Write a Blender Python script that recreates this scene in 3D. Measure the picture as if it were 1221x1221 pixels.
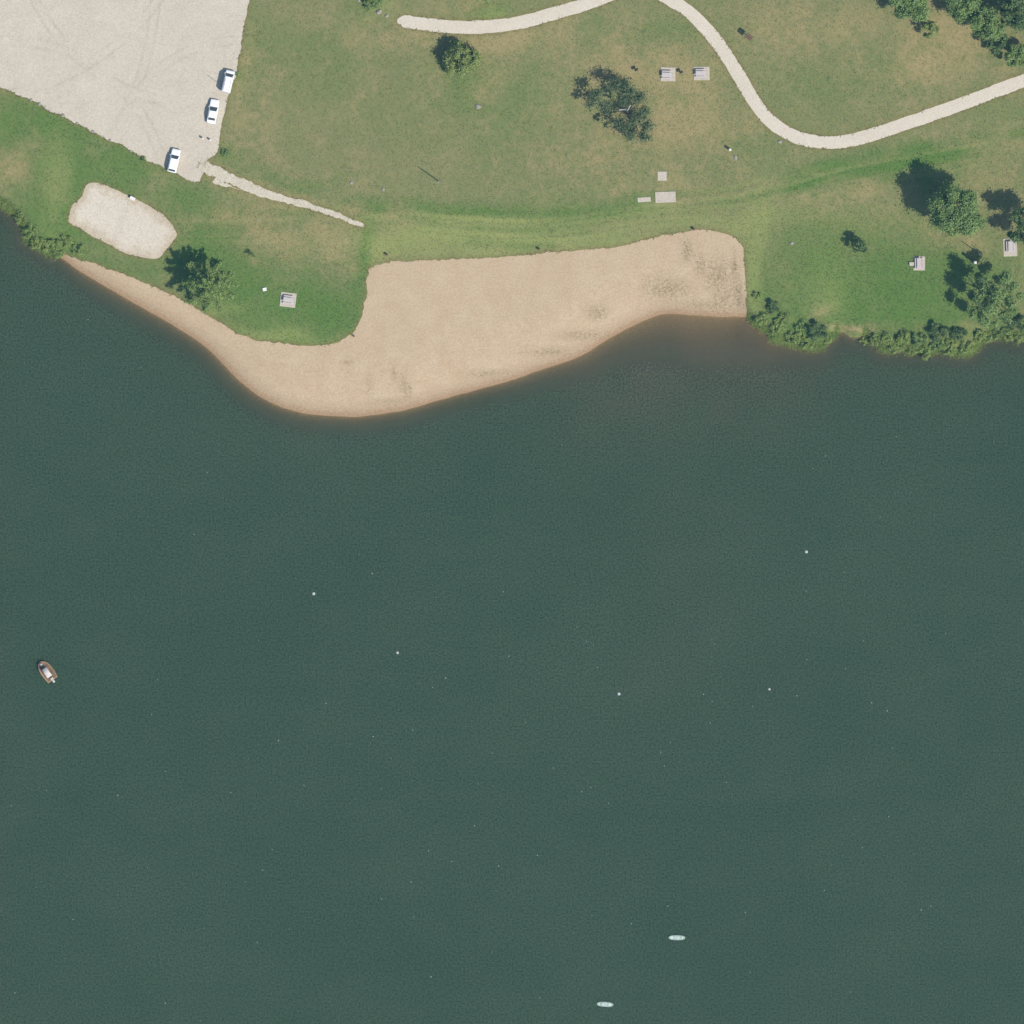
import bpy, bmesh, math, random
import numpy as np
from mathutils import Vector, Matrix
from mathutils.geometry import delaunay_2d_cdt

# ------------------------------------------------------------------ camera, sky, sun, exposure
scene = bpy.context.scene
for o in list(bpy.data.objects):
    bpy.data.objects.remove(o, do_unlink=True)
col = scene.collection
random.seed(7)
RNG = np.random.default_rng(7)

S = 0.16                    # metres per photograph pixel
FRAME = 1221 * S            # the picture covers 195 m of ground
CAM = Vector((0.0, 150.0, 1500.0))
cd = bpy.data.cameras.new('camera')
cam = bpy.data.objects.new('camera', cd)
col.objects.link(cam)
cam.location = CAM
cam.rotation_euler = (0, 0, 0)          # survey camera, straight down
cd.sensor_fit = 'HORIZONTAL'
cd.sensor_width = 36.0
cd.lens = 36.0 * CAM.z / FRAME
cd.shift_y = -CAM.y / FRAME
cd.clip_start = 10.0
cd.clip_end = 9000.0
scene.camera = cam

SUN_EL = math.radians(52)
SHADOW = Vector((-0.82, 0.57, 0)).normalized()
world = bpy.data.worlds.new('World')
scene.world = world
world.use_nodes = True
wn = world.node_tree
wn.nodes.clear()
sky = wn.nodes.new('ShaderNodeTexSky')
sky.sky_type = 'NISHITA'
sky.sun_disc = False
sky.sun_elevation = SUN_EL
sky.sun_rotation = math.atan2(-SHADOW.x, -SHADOW.y)
bg = wn.nodes.new('ShaderNodeBackground')
bg.inputs['Strength'].default_value = 0.10
wo = wn.nodes.new('ShaderNodeOutputWorld')
wn.links.new(sky.outputs[0], bg.inputs[0])
wn.links.new(bg.outputs[0], wo.inputs[0])

sd = bpy.data.lights.new('sun', 'SUN')
sd.energy = 3.6
sd.angle = math.radians(0.53)
sd.color = (1.0, 0.945, 0.84)
sun = bpy.data.objects.new('sun', sd)
col.objects.link(sun)
to_sun = Vector((-SHADOW.x * math.cos(SUN_EL), -SHADOW.y * math.cos(SUN_EL), math.sin(SUN_EL)))
sun.rotation_euler = to_sun.to_track_quat('Z', 'Y').to_euler()
sun.location = to_sun * 400

vs = scene.view_settings
vs.view_transform = 'Standard'
vs.look = 'None'
vs.exposure = 0.5
vs.gamma = 1.0
vs.use_curve_mapping = False
scene.render.engine = 'CYCLES'
scene.cycles.max_bounces = 6
scene.cycles.transparent_max_bounces = 12
scene.cycles.volume_bounces = 1

LAND = 1.2                  # height of the lawn above the lake


def W(px, py, z=1.1):
    """ground point (metres) of a place measured in the photograph, standing at height z"""
    gx = (px - 610.5) * S
    gy = (610.5 - py) * S
    k = (CAM.z - z) / CAM.z
    return Vector((CAM.x + (gx - CAM.x) * k, CAM.y + (gy - CAM.y) * k, z))


def W2(pts, z=1.1):
    return np.array([(W(x, y, z).x, W(x, y, z).y) for x, y in pts])


# ------------------------------------------------------------------ numpy helpers
def catmull(pts, n=6, closed=False):
    pts = np.asarray(pts, float)
    out = []
    m = len(pts)
    rng = range(m) if closed else range(m - 1)
    for i in rng:
        if closed:
            p0, p1, p2, p3 = pts[(i - 1) % m], pts[i], pts[(i + 1) % m], pts[(i + 2) % m]
        else:
            p0, p1, p2, p3 = pts[max(i - 1, 0)], pts[i], pts[i + 1], pts[min(i + 2, m - 1)]
        for k in range(n):
            t = k / n
            out.append(0.5 * ((2 * p1) + (-p0 + p2) * t + (2 * p0 - 5 * p1 + 4 * p2 - p3) * t * t
                              + (-p0 + 3 * p1 - 3 * p2 + p3) * t ** 3))
    if not closed:
        out.append(pts[-1])
    return np.array(out)


def resample(pts, step, closed=False):
    pts = np.asarray(pts, float)
    if closed:
        pts = np.vstack([pts, pts[:1]])
    seg = np.hypot(*np.diff(pts, axis=0).T)
    s = np.concatenate([[0], np.cumsum(seg)])
    n = max(int(s[-1] / step), 3)
    t = np.linspace(0, s[-1], n + 1)
    if closed:
        t = t[:-1]
    return np.column_stack([np.interp(t, s, pts[:, 0]), np.interp(t, s, pts[:, 1])])


def dist_line(P, line):
    """unsigned distance of points P (n,2) to a polyline"""
    P = np.asarray(P, float)
    best = np.full(len(P), 1e18)
    for a, b in zip(line[:-1], line[1:]):
        d = b - a
        L2 = d @ d
        if L2 < 1e-12:
            continue
        t = np.clip(((P - a) @ d) / L2, 0, 1)
        q = P - a - t[:, None] * d
        best = np.minimum(best, (q * q).sum(1))
    return np.sqrt(best)


def inside(P, poly):
    x, y = P[:, 0], P[:, 1]
    c = np.zeros(len(P), bool)
    n = len(poly)
    for i in range(n):
        x0, y0 = poly[i]
        x1, y1 = poly[(i + 1) % n]
        if y0 == y1:
            continue
        m = ((y0 > y) != (y1 > y)) & (x < (x1 - x0) * (y - y0) / (y1 - y0) + x0)
        c ^= m
    return c


def sdf(P, poly):
    """signed distance, positive inside"""
    d = dist_line(P, np.vstack([poly, poly[:1]]))
    return np.where(inside(P, poly), d, -d)


class Raster:
    """signed distance (positive inside) to an outline, rastered once and sampled often"""

    def __init__(self, poly, res=0.3, reach=2.4, box=(-150, -100, 150, 150), closed=True):
        self.res, self.reach = res, reach
        lo, hi = poly.min(0) - reach * 1.2, poly.max(0) + reach * 1.2
        self.x0, self.y0 = max(lo[0], box[0]), max(lo[1], box[1])
        x1, y1 = min(hi[0], box[2]), min(hi[1], box[3])
        self.nx, self.ny = int((x1 - self.x0) / res) + 2, int((y1 - self.y0) / res) + 2
        xs = self.x0 + res * np.arange(self.nx)
        ys = self.y0 + res * np.arange(self.ny)
        D = np.full((self.ny, self.nx), reach ** 2)
        ring = np.vstack([poly, poly[:1]])
        for a, b in zip(ring[:-1], ring[1:]):
            i0 = max(int((min(a[0], b[0]) - reach - self.x0) / res), 0)
            i1 = min(int((max(a[0], b[0]) + reach - self.x0) / res) + 2, self.nx)
            j0 = max(int((min(a[1], b[1]) - reach - self.y0) / res), 0)
            j1 = min(int((max(a[1], b[1]) + reach - self.y0) / res) + 2, self.ny)
            if i0 >= i1 or j0 >= j1:
                continue
            d = b - a
            L2 = d @ d + 1e-12
            X, Y = xs[None, i0:i1] - a[0], ys[j0:j1, None] - a[1]
            t = np.clip((X * d[0] + Y * d[1]) / L2, 0, 1)
            q = (X - t * d[0]) ** 2 + (Y - t * d[1]) ** 2
            D[j0:j1, i0:i1] = np.minimum(D[j0:j1, i0:i1], q)
        D = np.sqrt(D)
        A, B = ring[:-1], ring[1:]
        for j, y in enumerate(ys):
            m = (A[:, 1] > y) != (B[:, 1] > y)
            if not m.any():
                D[j] = -D[j]
                continue
            a, b = A[m], B[m]
            c = np.sort(a[:, 0] + (y - a[:, 1]) * (b[:, 0] - a[:, 0]) / (b[:, 1] - a[:, 1]))
            odd = np.searchsorted(c, xs) % 2 == 1
            D[j] = np.where(odd, D[j], -D[j])
        self.D = D

    def __call__(self, P):
        P = np.asarray(P, float)
        fx, fy = (P[:, 0] - self.x0) / self.res, (P[:, 1] - self.y0) / self.res
        ok = (fx >= 0) & (fy >= 0) & (fx < self.nx - 1) & (fy < self.ny - 1)
        out = np.full(len(P), -self.reach)
        fx, fy = fx[ok], fy[ok]
        i, j = fx.astype(int), fy.astype(int)
        u, v = fx - i, fy - j
        D = self.D
        out[ok] = (D[j, i] * (1 - u) + D[j, i + 1] * u) * (1 - v) + (D[j + 1, i] * (1 - u) + D[j + 1, i + 1] * u) * v
        self.ok = ok
        return out


def sstep(a, b, x):
    t = np.clip((x - a) / (b - a), 0, 1)
    return t * t * (3 - 2 * t)


def vnoise(P, scale, seed=0):
    """cheap smooth value noise in -1..1"""
    r = np.random.default_rng(seed)
    tab = r.uniform(-1, 1, (256, 256))
    q = np.asarray(P) / scale
    i = np.floor(q).astype(int)
    f = q - i
    f = f * f * (3 - 2 * f)
    x0, y0 = i[:, 0] % 256, i[:, 1] % 256
    x1, y1 = (x0 + 1) % 256, (y0 + 1) % 256
    return (tab[x0, y0] * (1 - f[:, 0]) + tab[x1, y0] * f[:, 0]) * (1 - f[:, 1]) + \
           (tab[x0, y1] * (1 - f[:, 0]) + tab[x1, y1] * f[:, 0]) * f[:, 1]


def ragged(poly, step, amp, seed, closed=True):
    p = resample(poly, step, closed)
    t = np.roll(p, -1, 0) - np.roll(p, 1, 0)
    nrm = np.column_stack([t[:, 1], -t[:, 0]]) / (np.hypot(t[:, 0], t[:, 1])[:, None] + 1e-9)
    a = vnoise(p, 2.2, seed) * 0.6 + vnoise(p, 0.7, seed + 1) * 0.5
    return p + nrm * (a * amp)[:, None]


# ------------------------------------------------------------------ outlines traced in plan
SHORE_W = [(-40, 222), (-15, 233), (0, 243), (12, 250), (22, 262), (30, 278), (38, 292), (52, 302)]
SHORE_B = [(75, 308), (95, 322), (125, 340), (160, 360), (195, 380), (225, 398), (250, 416), (270, 437),
           (285, 452), (305, 468), (330, 482), (355, 490), (385, 494), (420, 496), (450, 493), (490, 486),
           (530, 474), (570, 463), (610, 452), (650, 438), (690, 424), (715, 409), (745, 392), (770, 380),
           (795, 373), (830, 375), (860, 377), (889, 377)]
SHORE_E = [(897, 388), (910, 399), (925, 402), (940, 411), (955, 414), (975, 414), (988, 406), (1002, 399),
           (1015, 398), (1028, 402), (1045, 408), (1060, 418), (1080, 421), (1110, 421), (1125, 420),
           (1150, 423), (1165, 416), (1175, 407), (1195, 405), (1221, 402), (1260, 398), (1320, 405)]
shore_core = catmull(W2(SHORE_W + SHORE_B + SHORE_E, 0.0), 4)
shore_core = resample(shore_core, 0.6)
bank = 1 - sstep(W(40, 0).x, W(80, 0).x, shore_core[:, 0]) + sstep(W(888, 0).x, W(900, 0).x, shore_core[:, 0])
shore_core = shore_core + np.column_stack([vnoise(shore_core, 2.1, 3), vnoise(shore_core, 2.1, 4)]) * (0.75 * bank + 0.08)[:, None]
shore = np.vstack([[(-4200, 900), (-900, 190), (-260, 95)], shore_core, [(190, 24), (320, 40), (900, -60), (4200, -500)]])
land_poly = np.vstack([shore, [(4200, 4500), (-4200, 4500)]])

BEACH_TOP = [(889, 377), (889, 350), (888, 310), (884, 292), (872, 281), (850, 275), (825, 275), (800, 279),
             (770, 287), (740, 293), (700, 298), (650, 301), (600, 306), (540, 309), (500, 310), (470, 311),
             (452, 314), (441, 319), (438, 332), (436, 350), (433, 370), (425, 390), (415, 402), (400, 409),
             (375, 412), (345, 411), (320, 408), (295, 402), (270, 390), (245, 374), (220, 360), (195, 347),
             (170, 337), (145, 327), (120, 317), (100, 311), (85, 306), (72, 303)]
beach_low = W2([(x - 6, y + 24) if x < 330 else (x, y + 26) for x, y in SHORE_B], 0.0)
beach_low[-1] = W2([(886, 402)], 0.0)[0]
beach_low[0] = W2([(66, 320)], 0.0)[0]
beach_poly = np.vstack([catmull(W2(BEACH_TOP), 4), beach_low])
beach_poly = ragged(beach_poly, 0.30, 0.36, 11)

LOT = [(306, -200), (300, -40), (297, 0), (291, 30), (288, 55), (283, 80), (278, 96), (272, 116), (266, 140),
       (262, 165), (260, 180), (254, 187), (246, 192), (243, 204), (239, 217), (232, 217), (205, 205), (180, 193),
       (150, 176), (120, 161), (90, 146), (60, 132), (30, 116), (0, 104), (-60, 74), (-240, -15), (-240, -200)]
lot_poly = ragged(W2(LOT), 0.35, 0.36, 23)

COURT = [(82, 257), (86, 246), (96, 236), (104, 220), (115, 218), (131, 223), (150, 232), (170, 241), (190, 253),
         (203, 265), (210, 278), (206, 288), (198, 297), (191, 307), (180, 309), (165, 306), (145, 300), (130, 291),
         (110, 282), (95, 272), (83, 266)]
court_poly = ragged(catmull(W2(COURT), 4, True), 0.3, 0.16, 31)

PATH = [(474, 24), (500, 28), (540, 32), (580, 32), (620, 27), (660, 16), (700, 4), (735, -9), (757, -14), (778, -11),
        (800, 0), (820, 13), (842, 34), (862, 60), (880, 88), (896, 116), (915, 141), (938, 158), (963, 167),
        (990, 170), (1020, 166), (1060, 154), (1110, 137), (1160, 119), (1221, 96), (1300, 68), (1600, -40)]
path_line = catmull(W2(PATH), 6)


def strip_poly(line, w0, w1=None, taper=0):
    w1 = w0 if w1 is None else w1
    p = resample(line, 0.6)
    t = np.gradient(p, axis=0)
    t /= np.hypot(t[:, 0], t[:, 1])[:, None]
    nrm = np.column_stack([-t[:, 1], t[:, 0]])
    w = np.linspace(w0, w1, len(p))[:, None] * 0.5
    if taper:
        w = w * (0.3 + 0.7 * sstep(0, abs(taper), np.arange(len(p)) * 0.6))[:: (1 if taper > 0 else -1), None]
    return np.vstack([p + nrm * w, (p - nrm * w)[::-1]])


pp = strip_poly(path_line, 2.45, taper=1.4)
path_poly = ragged(pp, 0.35, 0.13, 41)
TRAIL = [(238, 196), (260, 206), (288, 219), (318, 231), (345, 239), (372, 246), (398, 255), (415, 262), (433, 269)]
trail_line = catmull(W2(TRAIL), 5)
trail_poly = ragged(strip_poly(trail_line, 2.2, 0.8, -4), 0.25, 0.38, 47)
rut2_poly = ragged(strip_poly(catmull(W2([(254, 212), (272, 221), (288, 227)]), 5), 1.8, 0.6, -3), 0.25, 0.5, 49)
TRAIL2 = [(392, 244), (412, 250), (440, 256), (470, 259)]
trail2_line = catmull(W2(TRAIL2), 5)
TRACKS = [[(430, 266), (470, 259), (520, 262), (600, 268), (680, 264), (760, 250), (840, 242), (920, 232), (1000, 208), (1100, 188), (1221, 165)],
          [(470, 250), (560, 254), (640, 257), (720, 250), (800, 238), (880, 226), (960, 210), (1050, 190), (1130, 172), (1221, 150)]]
track_lines = [catmull(W2(t), 4) for t in TRACKS]


def beachness(P):
    x0, x1 = W(55, 0).x, W(885, 0).x
    return sstep(x0 - 4, x0 + 10, P[:, 0]) * (1 - sstep(x1 - 3, x1 + 2, P[:, 0]))


SHORE_R = Raster(land_poly, 0.4, 26.0, (-125, -40, 125, 125))
BEACH_R, LOT_R, COURT_R, PATH_R, TRAIL_R, RUT2_R = [Raster(q, 0.25, 2.4) for q in (beach_poly, lot_poly, court_poly, path_poly, trail_poly, rut2_poly)]
SHEETS = (BEACH_R, LOT_R, COURT_R, PATH_R, TRAIL_R, RUT2_R)


def shore_d(P):
    P = np.asarray(P, float)
    out = SHORE_R(P)
    far = ~SHORE_R.ok
    if far.any():
        d = dist_line(P[far], shore)
        out[far] = np.where(inside(P[far], land_poly), d, -d)
    return out


def terrain(P, d=None):
    P = np.asarray(P, float)
    if d is None:
        d = shore_d(P)
    b = beachness(P)
    w = 2.2 + 9.0 * b
    up = LAND * (1 - (1 - np.clip(d / w, 0, 1)) ** 1.8)
    bed = np.maximum(-0.17 * np.clip(-d, 0, None) - 0.25 * (1 - b) * sstep(0, 1.2, -d), -4.5)
    z = np.where(d > 0, up, bed)
    z = z + np.where(d > 0, vnoise(P, 9, 5) * 0.05 * sstep(1, 6, d), 0)
    return z


def zat(x, y):
    return float(terrain(np.array([[x, y]]))[0])


# vegetation fields, hand-measured as patches, two shadow patches aside: (px, py, rx, ry, amount)
LUSH_AND_SHADE = [(40, 150, 90, 45, .9), (120, 200, 90, 40, .95), (70, 260, 60, 50, .9), (230, 240, 45, 22, .7), (60, 300, 60, 30, .7), (140, 320, 80, 22, .55), (290, 345, 70, 45, .95),
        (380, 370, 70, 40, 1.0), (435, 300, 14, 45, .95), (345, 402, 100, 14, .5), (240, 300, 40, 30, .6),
        (1080, 340, 110, 55, 1.0), (1000, 330, 70, 60, .75), (930, 345, 45, 55, .5), (1180, 320, 60, 30, .45),
        (1107, 222, 30, 30, .6), (220, 312, 30, 28, .6), (1100, 385, 110, 25, .85), (960, 375, 60, 25, .7), (300, 60, 40, 50, .25), (400, 70, 50, 40, .3),  # first two patches here tint the grass inside two tree shadows, as painted shade
        (630, 115, 45, 35, .35), (600, 165, 40, 30, .25), (555, 105, 25, 22, .35), (470, 250, 90, 14, .3), (640, 246, 110, 14, .3),
        (545, 70, 30, 30, .3), (340, 215, 50, 9, .5), (270, 185, 14, 14, .8), (1000, 205, 90, 10, .5), (1100, 185, 80, 12, .45), (1040, 95, 70, 40, .25),
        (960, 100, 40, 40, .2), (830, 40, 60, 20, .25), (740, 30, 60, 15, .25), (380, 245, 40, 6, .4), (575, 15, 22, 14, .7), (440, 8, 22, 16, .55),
        (1215, 130, 40, 16, .3), (890, 180, 50, 30, .2), (1190, 215, 40, 20, .25), (700, 205, 90, 30, .15), (500, 130, 60, 40, .15)]
DRY = [(18, 190, 30, 26, 1.0), (30, 205, 14, 14, .6), (300, 170, 30, 40, .45), (360, 285, 70, 24, .75), (290, 262, 50, 16, .6), (420, 300, 25, 25, .5),
       (820, 130, 70, 50, .8), (850, 110, 30, 50, .4), (770, 75, 80, 26, .85), (760, 150, 60, 30, .3), (600, 52, 70, 16, .8), (500, 45, 55, 12, .65), (580, 95, 20, 14, .5), (420, 30, 40, 20, .3), (700, 22, 60, 12, .4), (690, 190, 60, 30, .4), (590, 90, 40, 22, .35),
       (780, 200, 60, 25, .4), (1135, 35, 35, 40, 1.2), (1120, 65, 50, 18, .8), (1090, 85, 70, 22, .5), (1000, 30, 80, 30, .55), (920, 40, 30, 30, .4), (1180, 85, 40, 14, .5), (1190, 235, 40, 40, .5), (1170, 180, 70, 20, .35),
       (1155, 290, 30, 16, .6), (980, 370, 14, 12, .8), (1100, 255, 80, 30, .3), (880, 235, 90, 14, .3), (530, 5, 40, 14, .6), (1040, 225, 60, 12, .3),
       (700, 130, 50, 22, .3), (630, 40, 60, 18, .35), (320, 110, 20, 50, .25), (800, 225, 50, 9, .4), (460, 280, 22, 16, .45), (190, 206, 26, 9, .4), (200, 232, 22, 10, .3), (1160, 395, 22, 7, .4)]
YEL = [(560, 285, 110, 14, .9), (600, 278, 90, 16, .8), (490, 292, 60, 18, .7), (455, 295, 14, 22, .9), (720, 282, 90, 12, .6), (800, 260, 90, 10, .5), (900, 290, 14, 45, .6),
       (900, 265, 40, 15, .55), (330, 403, 60, 8, .8), (250, 372, 40, 8, .6), (65, 215, 12, 50, .5), (985, 350, 25, 35, .5), (560, 263, 110, 5, .5), (1000, 260, 90, 25, .2), (1180, 405, 40, 10, .6), (900, 345, 8, 40, .7),
       (580, 18, 20, 12, .6), (455, 15, 20, 10, .4)]


BARE = [(16, 188, 26, 22, 1.0), (32, 203, 14, 14, .9), (300, 262, 50, 14, .5), (980, 370, 13, 11, .9), (1013, 394, 24, 4, 1.2), (1040, 402, 10, 5, 1.0), (1155, 290, 26, 14, .6), (1205, 215, 25, 10, .3), (65, 215, 9, 40, .35),
        (1160, 396, 16, 5, .6), (200, 225, 22, 12, .35), (115, 185, 12, 8, .4), (360, 280, 60, 18, .5), (303, 307, 5, 5, .8)]
STRIPS = [(catmull(W2(q), 4), w, a, k) for q, w, a, k in [
    ([(850, 243), (920, 231), (1000, 209), (1100, 189), (1221, 158)], 6, .75, 'l'),
    ([(940, 218), (1000, 203), (1080, 187)], 6, .5, 'l'),
    ([(450, 250), (560, 256), (660, 257), (760, 247)], 6, .55, 'l'),
    ([(560, 288), (620, 292), (660, 290)], 5, .5, 'l'),
    ([(560, 274), (650, 277), (700, 274)], 3, .4, 'l'),
    ([(440, 258), (520, 263), (600, 265), (700, 262), (800, 249), (870, 243)], 3, .7, 'y'),
    ([(760, 240), (840, 236), (920, 221), (980, 206)], 2.2, .5, 'd'),
    ([(830, 262), (920, 246), (1020, 225), (1120, 205), (1221, 180)], 9, .45, 'd'),
    ([(300, 30), (288, 100), (270, 170), (262, 180)], 6, .5, 'd'),
    ([(392, 244), (412, 250), (440, 256), (475, 259)], 4, .9, 'd'),
    ([(258, 214), (300, 232), (350, 246), (400, 260)], 7, .6, 'd'),
    ([(254, 196), (300, 218), (350, 234), (400, 245)], 6, .55, 'd')]]


def field(P, blobs):
    out = np.zeros(len(P))
    for x, y, rx, ry, a in blobs:
        c = W(x, y)
        q = ((P[:, 0] - c.x) / (rx * S)) ** 2 + ((P[:, 1] - c.y) / (ry * S)) ** 2
        out = 1 - (1 - out) * (1 - a * np.exp(-q * 0.9))
    return out


def signed_off(P, line):
    """signed sideways distance from a line that runs west to east"""
    y = np.interp(P[:, 0], line[:, 0], line[:, 1])
    sl = np.interp(P[:, 0], line[:-1, 0], np.diff(line[:, 1]) / np.maximum(np.diff(line[:, 0]), 1e-3))
    return (P[:, 1] - y) / np.sqrt(1 + sl ** 2)


def veg(P):
    Q = P + np.column_stack([vnoise(P, 6, 61), vnoise(P, 6, 62)]) * 2.0
    lush, dry, yel = field(Q, LUSH_AND_SHADE), field(Q, DRY), field(Q, YEL)
    tr = np.zeros(len(P))
    for ln in track_lines:
        dd = dist_line(Q * 0.35 + P * 0.65, ln)
        tr = np.maximum(tr, np.exp(-((dd - 0.75) / 0.32) ** 2))
    tr *= sstep(-0.5, 0.5, vnoise(P, 14, 71))
    t2 = np.exp(-(dist_line(P, trail2_line) / 0.55) ** 2)
    tt = np.exp(-(dist_line(P, trail_line) / 1.9) ** 2) * 0.9
    dry = np.maximum(dry, np.maximum(t2, tt))
    yel = np.clip(yel + tr * 0.45, 0, 1)
    for ln, w, amt, kind in STRIPS:
        f = np.exp(-(dist_line(Q * 0.25 + P * 0.75, ln) / (w * S)) ** 2) * amt * sstep(-0.9, 0.3, vnoise(P, 7, 91))
        if kind == 'l':
            lush = 1 - (1 - lush) * (1 - f); yel = yel * (1 - f * 0.8)
        elif kind == 'y':
            yel = 1 - (1 - yel) * (1 - f)
        else:
            dry = 1 - (1 - dry) * (1 - f)
    sd_ = signed_off(P, track_lines[0])
    tab = np.random.default_rng(5).uniform(-1, 1, 400)
    k = (sd_ + vnoise(P, 30, 95) * 0.5) / 0.55 + 200
    ki = np.clip(k.astype(int), 0, 398)
    st = tab[ki] + (tab[ki + 1] - tab[ki]) * (k - ki)
    band = np.exp(-((sd_ + 0.5) / 4.5) ** 2) * sstep(-108, -40, P[:, 0] * 1.0 - 8) * sstep(-0.8, 0.2, vnoise(P, 12, 96))
    lush = np.clip(lush + band * np.clip(-st, 0, 1) * 0.55, 0, 1)
    yel = np.clip(yel * (1 - band * np.clip(-st, 0, 1) * 0.7) + band * np.clip(st, 0, 1) * 0.45, 0, 1)
    lush = lush * (1 - 0.85 * field(Q, BARE))
    dry = np.maximum(dry, field(Q, BARE))
    far = sstep(110, 180, np.hypot(P[:, 0], P[:, 1] - 20))
    lush = lush * (1 - far) + far * np.clip(0.3 + 0.5 * vnoise(P, 60, 81), 0, 1)
    dry = dry * (1 - far) + far * np.clip(0.2 + 0.5 * vnoise(P, 45, 83), 0, 1)
    return np.clip(lush, 0, 1), np.clip(dry, 0, 1), yel


# ------------------------------------------------------------------ materials
MATS = {}


def newmat(name):
    m = bpy.data.materials.new(name)
    m.use_nodes = True
    nt = m.node_tree
    nt.nodes.clear()
    out = nt.nodes.new('ShaderNodeOutputMaterial')
    return m, nt, out


def N(nt, t, **kw):
    n = nt.nodes.new(t)
    for k, v in kw.items():
        setattr(n, k, v)
    return n


def noise(nt, scale, detail=3, rough=0.55, vec=None, dist=0.0):
    n = nt.nodes.new('ShaderNodeTexNoise')
    n.inputs['Scale'].default_value = scale
    n.inputs['Detail'].default_value = detail
    n.inputs['Roughness'].default_value = rough
    n.inputs['Distortion'].default_value = dist
    if vec is not None:
        nt.links.new(vec, n.inputs['Vector'])
    return n.outputs['Fac']


def maprange(nt, v, a, b, c=0.0, d=1.0):
    n = nt.nodes.new('ShaderNodeMapRange')
    nt.links.new(v, n.inputs[0])
    for i, x in enumerate((a, b, c, d)):
        n.inputs[i + 1].default_value = x
    return n.outputs[0]


def math_(nt, op, a, b=None):
    n = nt.nodes.new('ShaderNodeMath')
    n.operation = op
    for i, x in enumerate((a, b)):
        if x is None:
            continue
        if isinstance(x, (int, float)):
            n.inputs[i].default_value = x
        else:
            nt.links.new(x, n.inputs[i])
    return n.outputs[0]


def mixc(nt, f, a, b, blend='MIX'):
    n = nt.nodes.new('ShaderNodeMix')
    n.data_type = 'RGBA'
    n.blend_type = blend
    for i, x in ((0, f), (6, a), (7, b)):
        if isinstance(x, (int, float)):
            n.inputs[i].default_value = x
        elif isinstance(x, tuple):
            n.inputs[i].default_value = (*x, 1)
        else:
            nt.links.new(x, n.inputs[i])
    return n.outputs[2]


def objpos(nt):
    return nt.nodes.new('ShaderNodeNewGeometry').outputs['Position']


def attr(nt, name):
    n = nt.nodes.new('ShaderNodeAttribute')
    n.attribute_name = name
    return n.outputs['Fac']


def bump(nt, h, strength, dist):
    n = nt.nodes.new('ShaderNodeBump')
    n.inputs['Strength'].default_value = strength
    n.inputs['Distance'].default_value = dist
    nt.links.new(h, n.inputs['Height'])
    return n.outputs[0]


def principled(nt, out, colour, rough=0.9, normal=None, spec=0.2, metallic=0.0):
    p = nt.nodes.new('ShaderNodeBsdfPrincipled')
    if isinstance(colour, tuple):
        p.inputs['Base Color'].default_value = (*colour, 1)
    else:
        nt.links.new(colour, p.inputs['Base Color'])
    p.inputs['Roughness'].default_value = rough
    p.inputs['Specular IOR Level'].default_value = spec
    p.inputs['Metallic'].default_value = metallic
    if normal is not None:
        nt.links.new(normal, p.inputs['Normal'])
    if out is not None:
        nt.links.new(p.outputs[0], out.inputs[0])
    return p


def simple(name, c, rough=0.7, var=0.12, scale=6.0, spec=0.3, metallic=0.0, bmp=0.0):
    """procedural paint, wood, metal, stone: base colour with mottling and fine wear"""
    if name in MATS:
        return MATS[name]
    m, nt, out = newmat(name)
    tc = nt.nodes.new('ShaderNodeTexCoord').outputs['Object']
    a = noise(nt, scale, 5, 0.6, tc)
    f = maprange(nt, a, 0.3, 0.7)
    lo = tuple(max(x * (1 - var), 0) for x in c)
    hi = tuple(min(x * (1 + var), 0.95) for x in c)
    colr = mixc(nt, f, lo, hi)
    nm = bump(nt, noise(nt, scale * 6, 3, 0.6, tc), bmp, 0.02) if bmp else None
    principled(nt, out, colr, rough, nm, spec, metallic)
    MATS[name] = m
    return m


def grain(nt, c, p, scale, amt):
    """coarse-grained mottling, light and dark grains around the base colour"""
    g = noise(nt, scale, 2, 0.8, p)
    c = mixc(nt, maprange(nt, g, 0.5, 0.72, 0, amt), c, (1, 1, 1), 'SOFT_LIGHT')
    return mixc(nt, maprange(nt, g, 0.5, 0.28, 0, amt), c, (0, 0, 0), 'SOFT_LIGHT')


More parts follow.
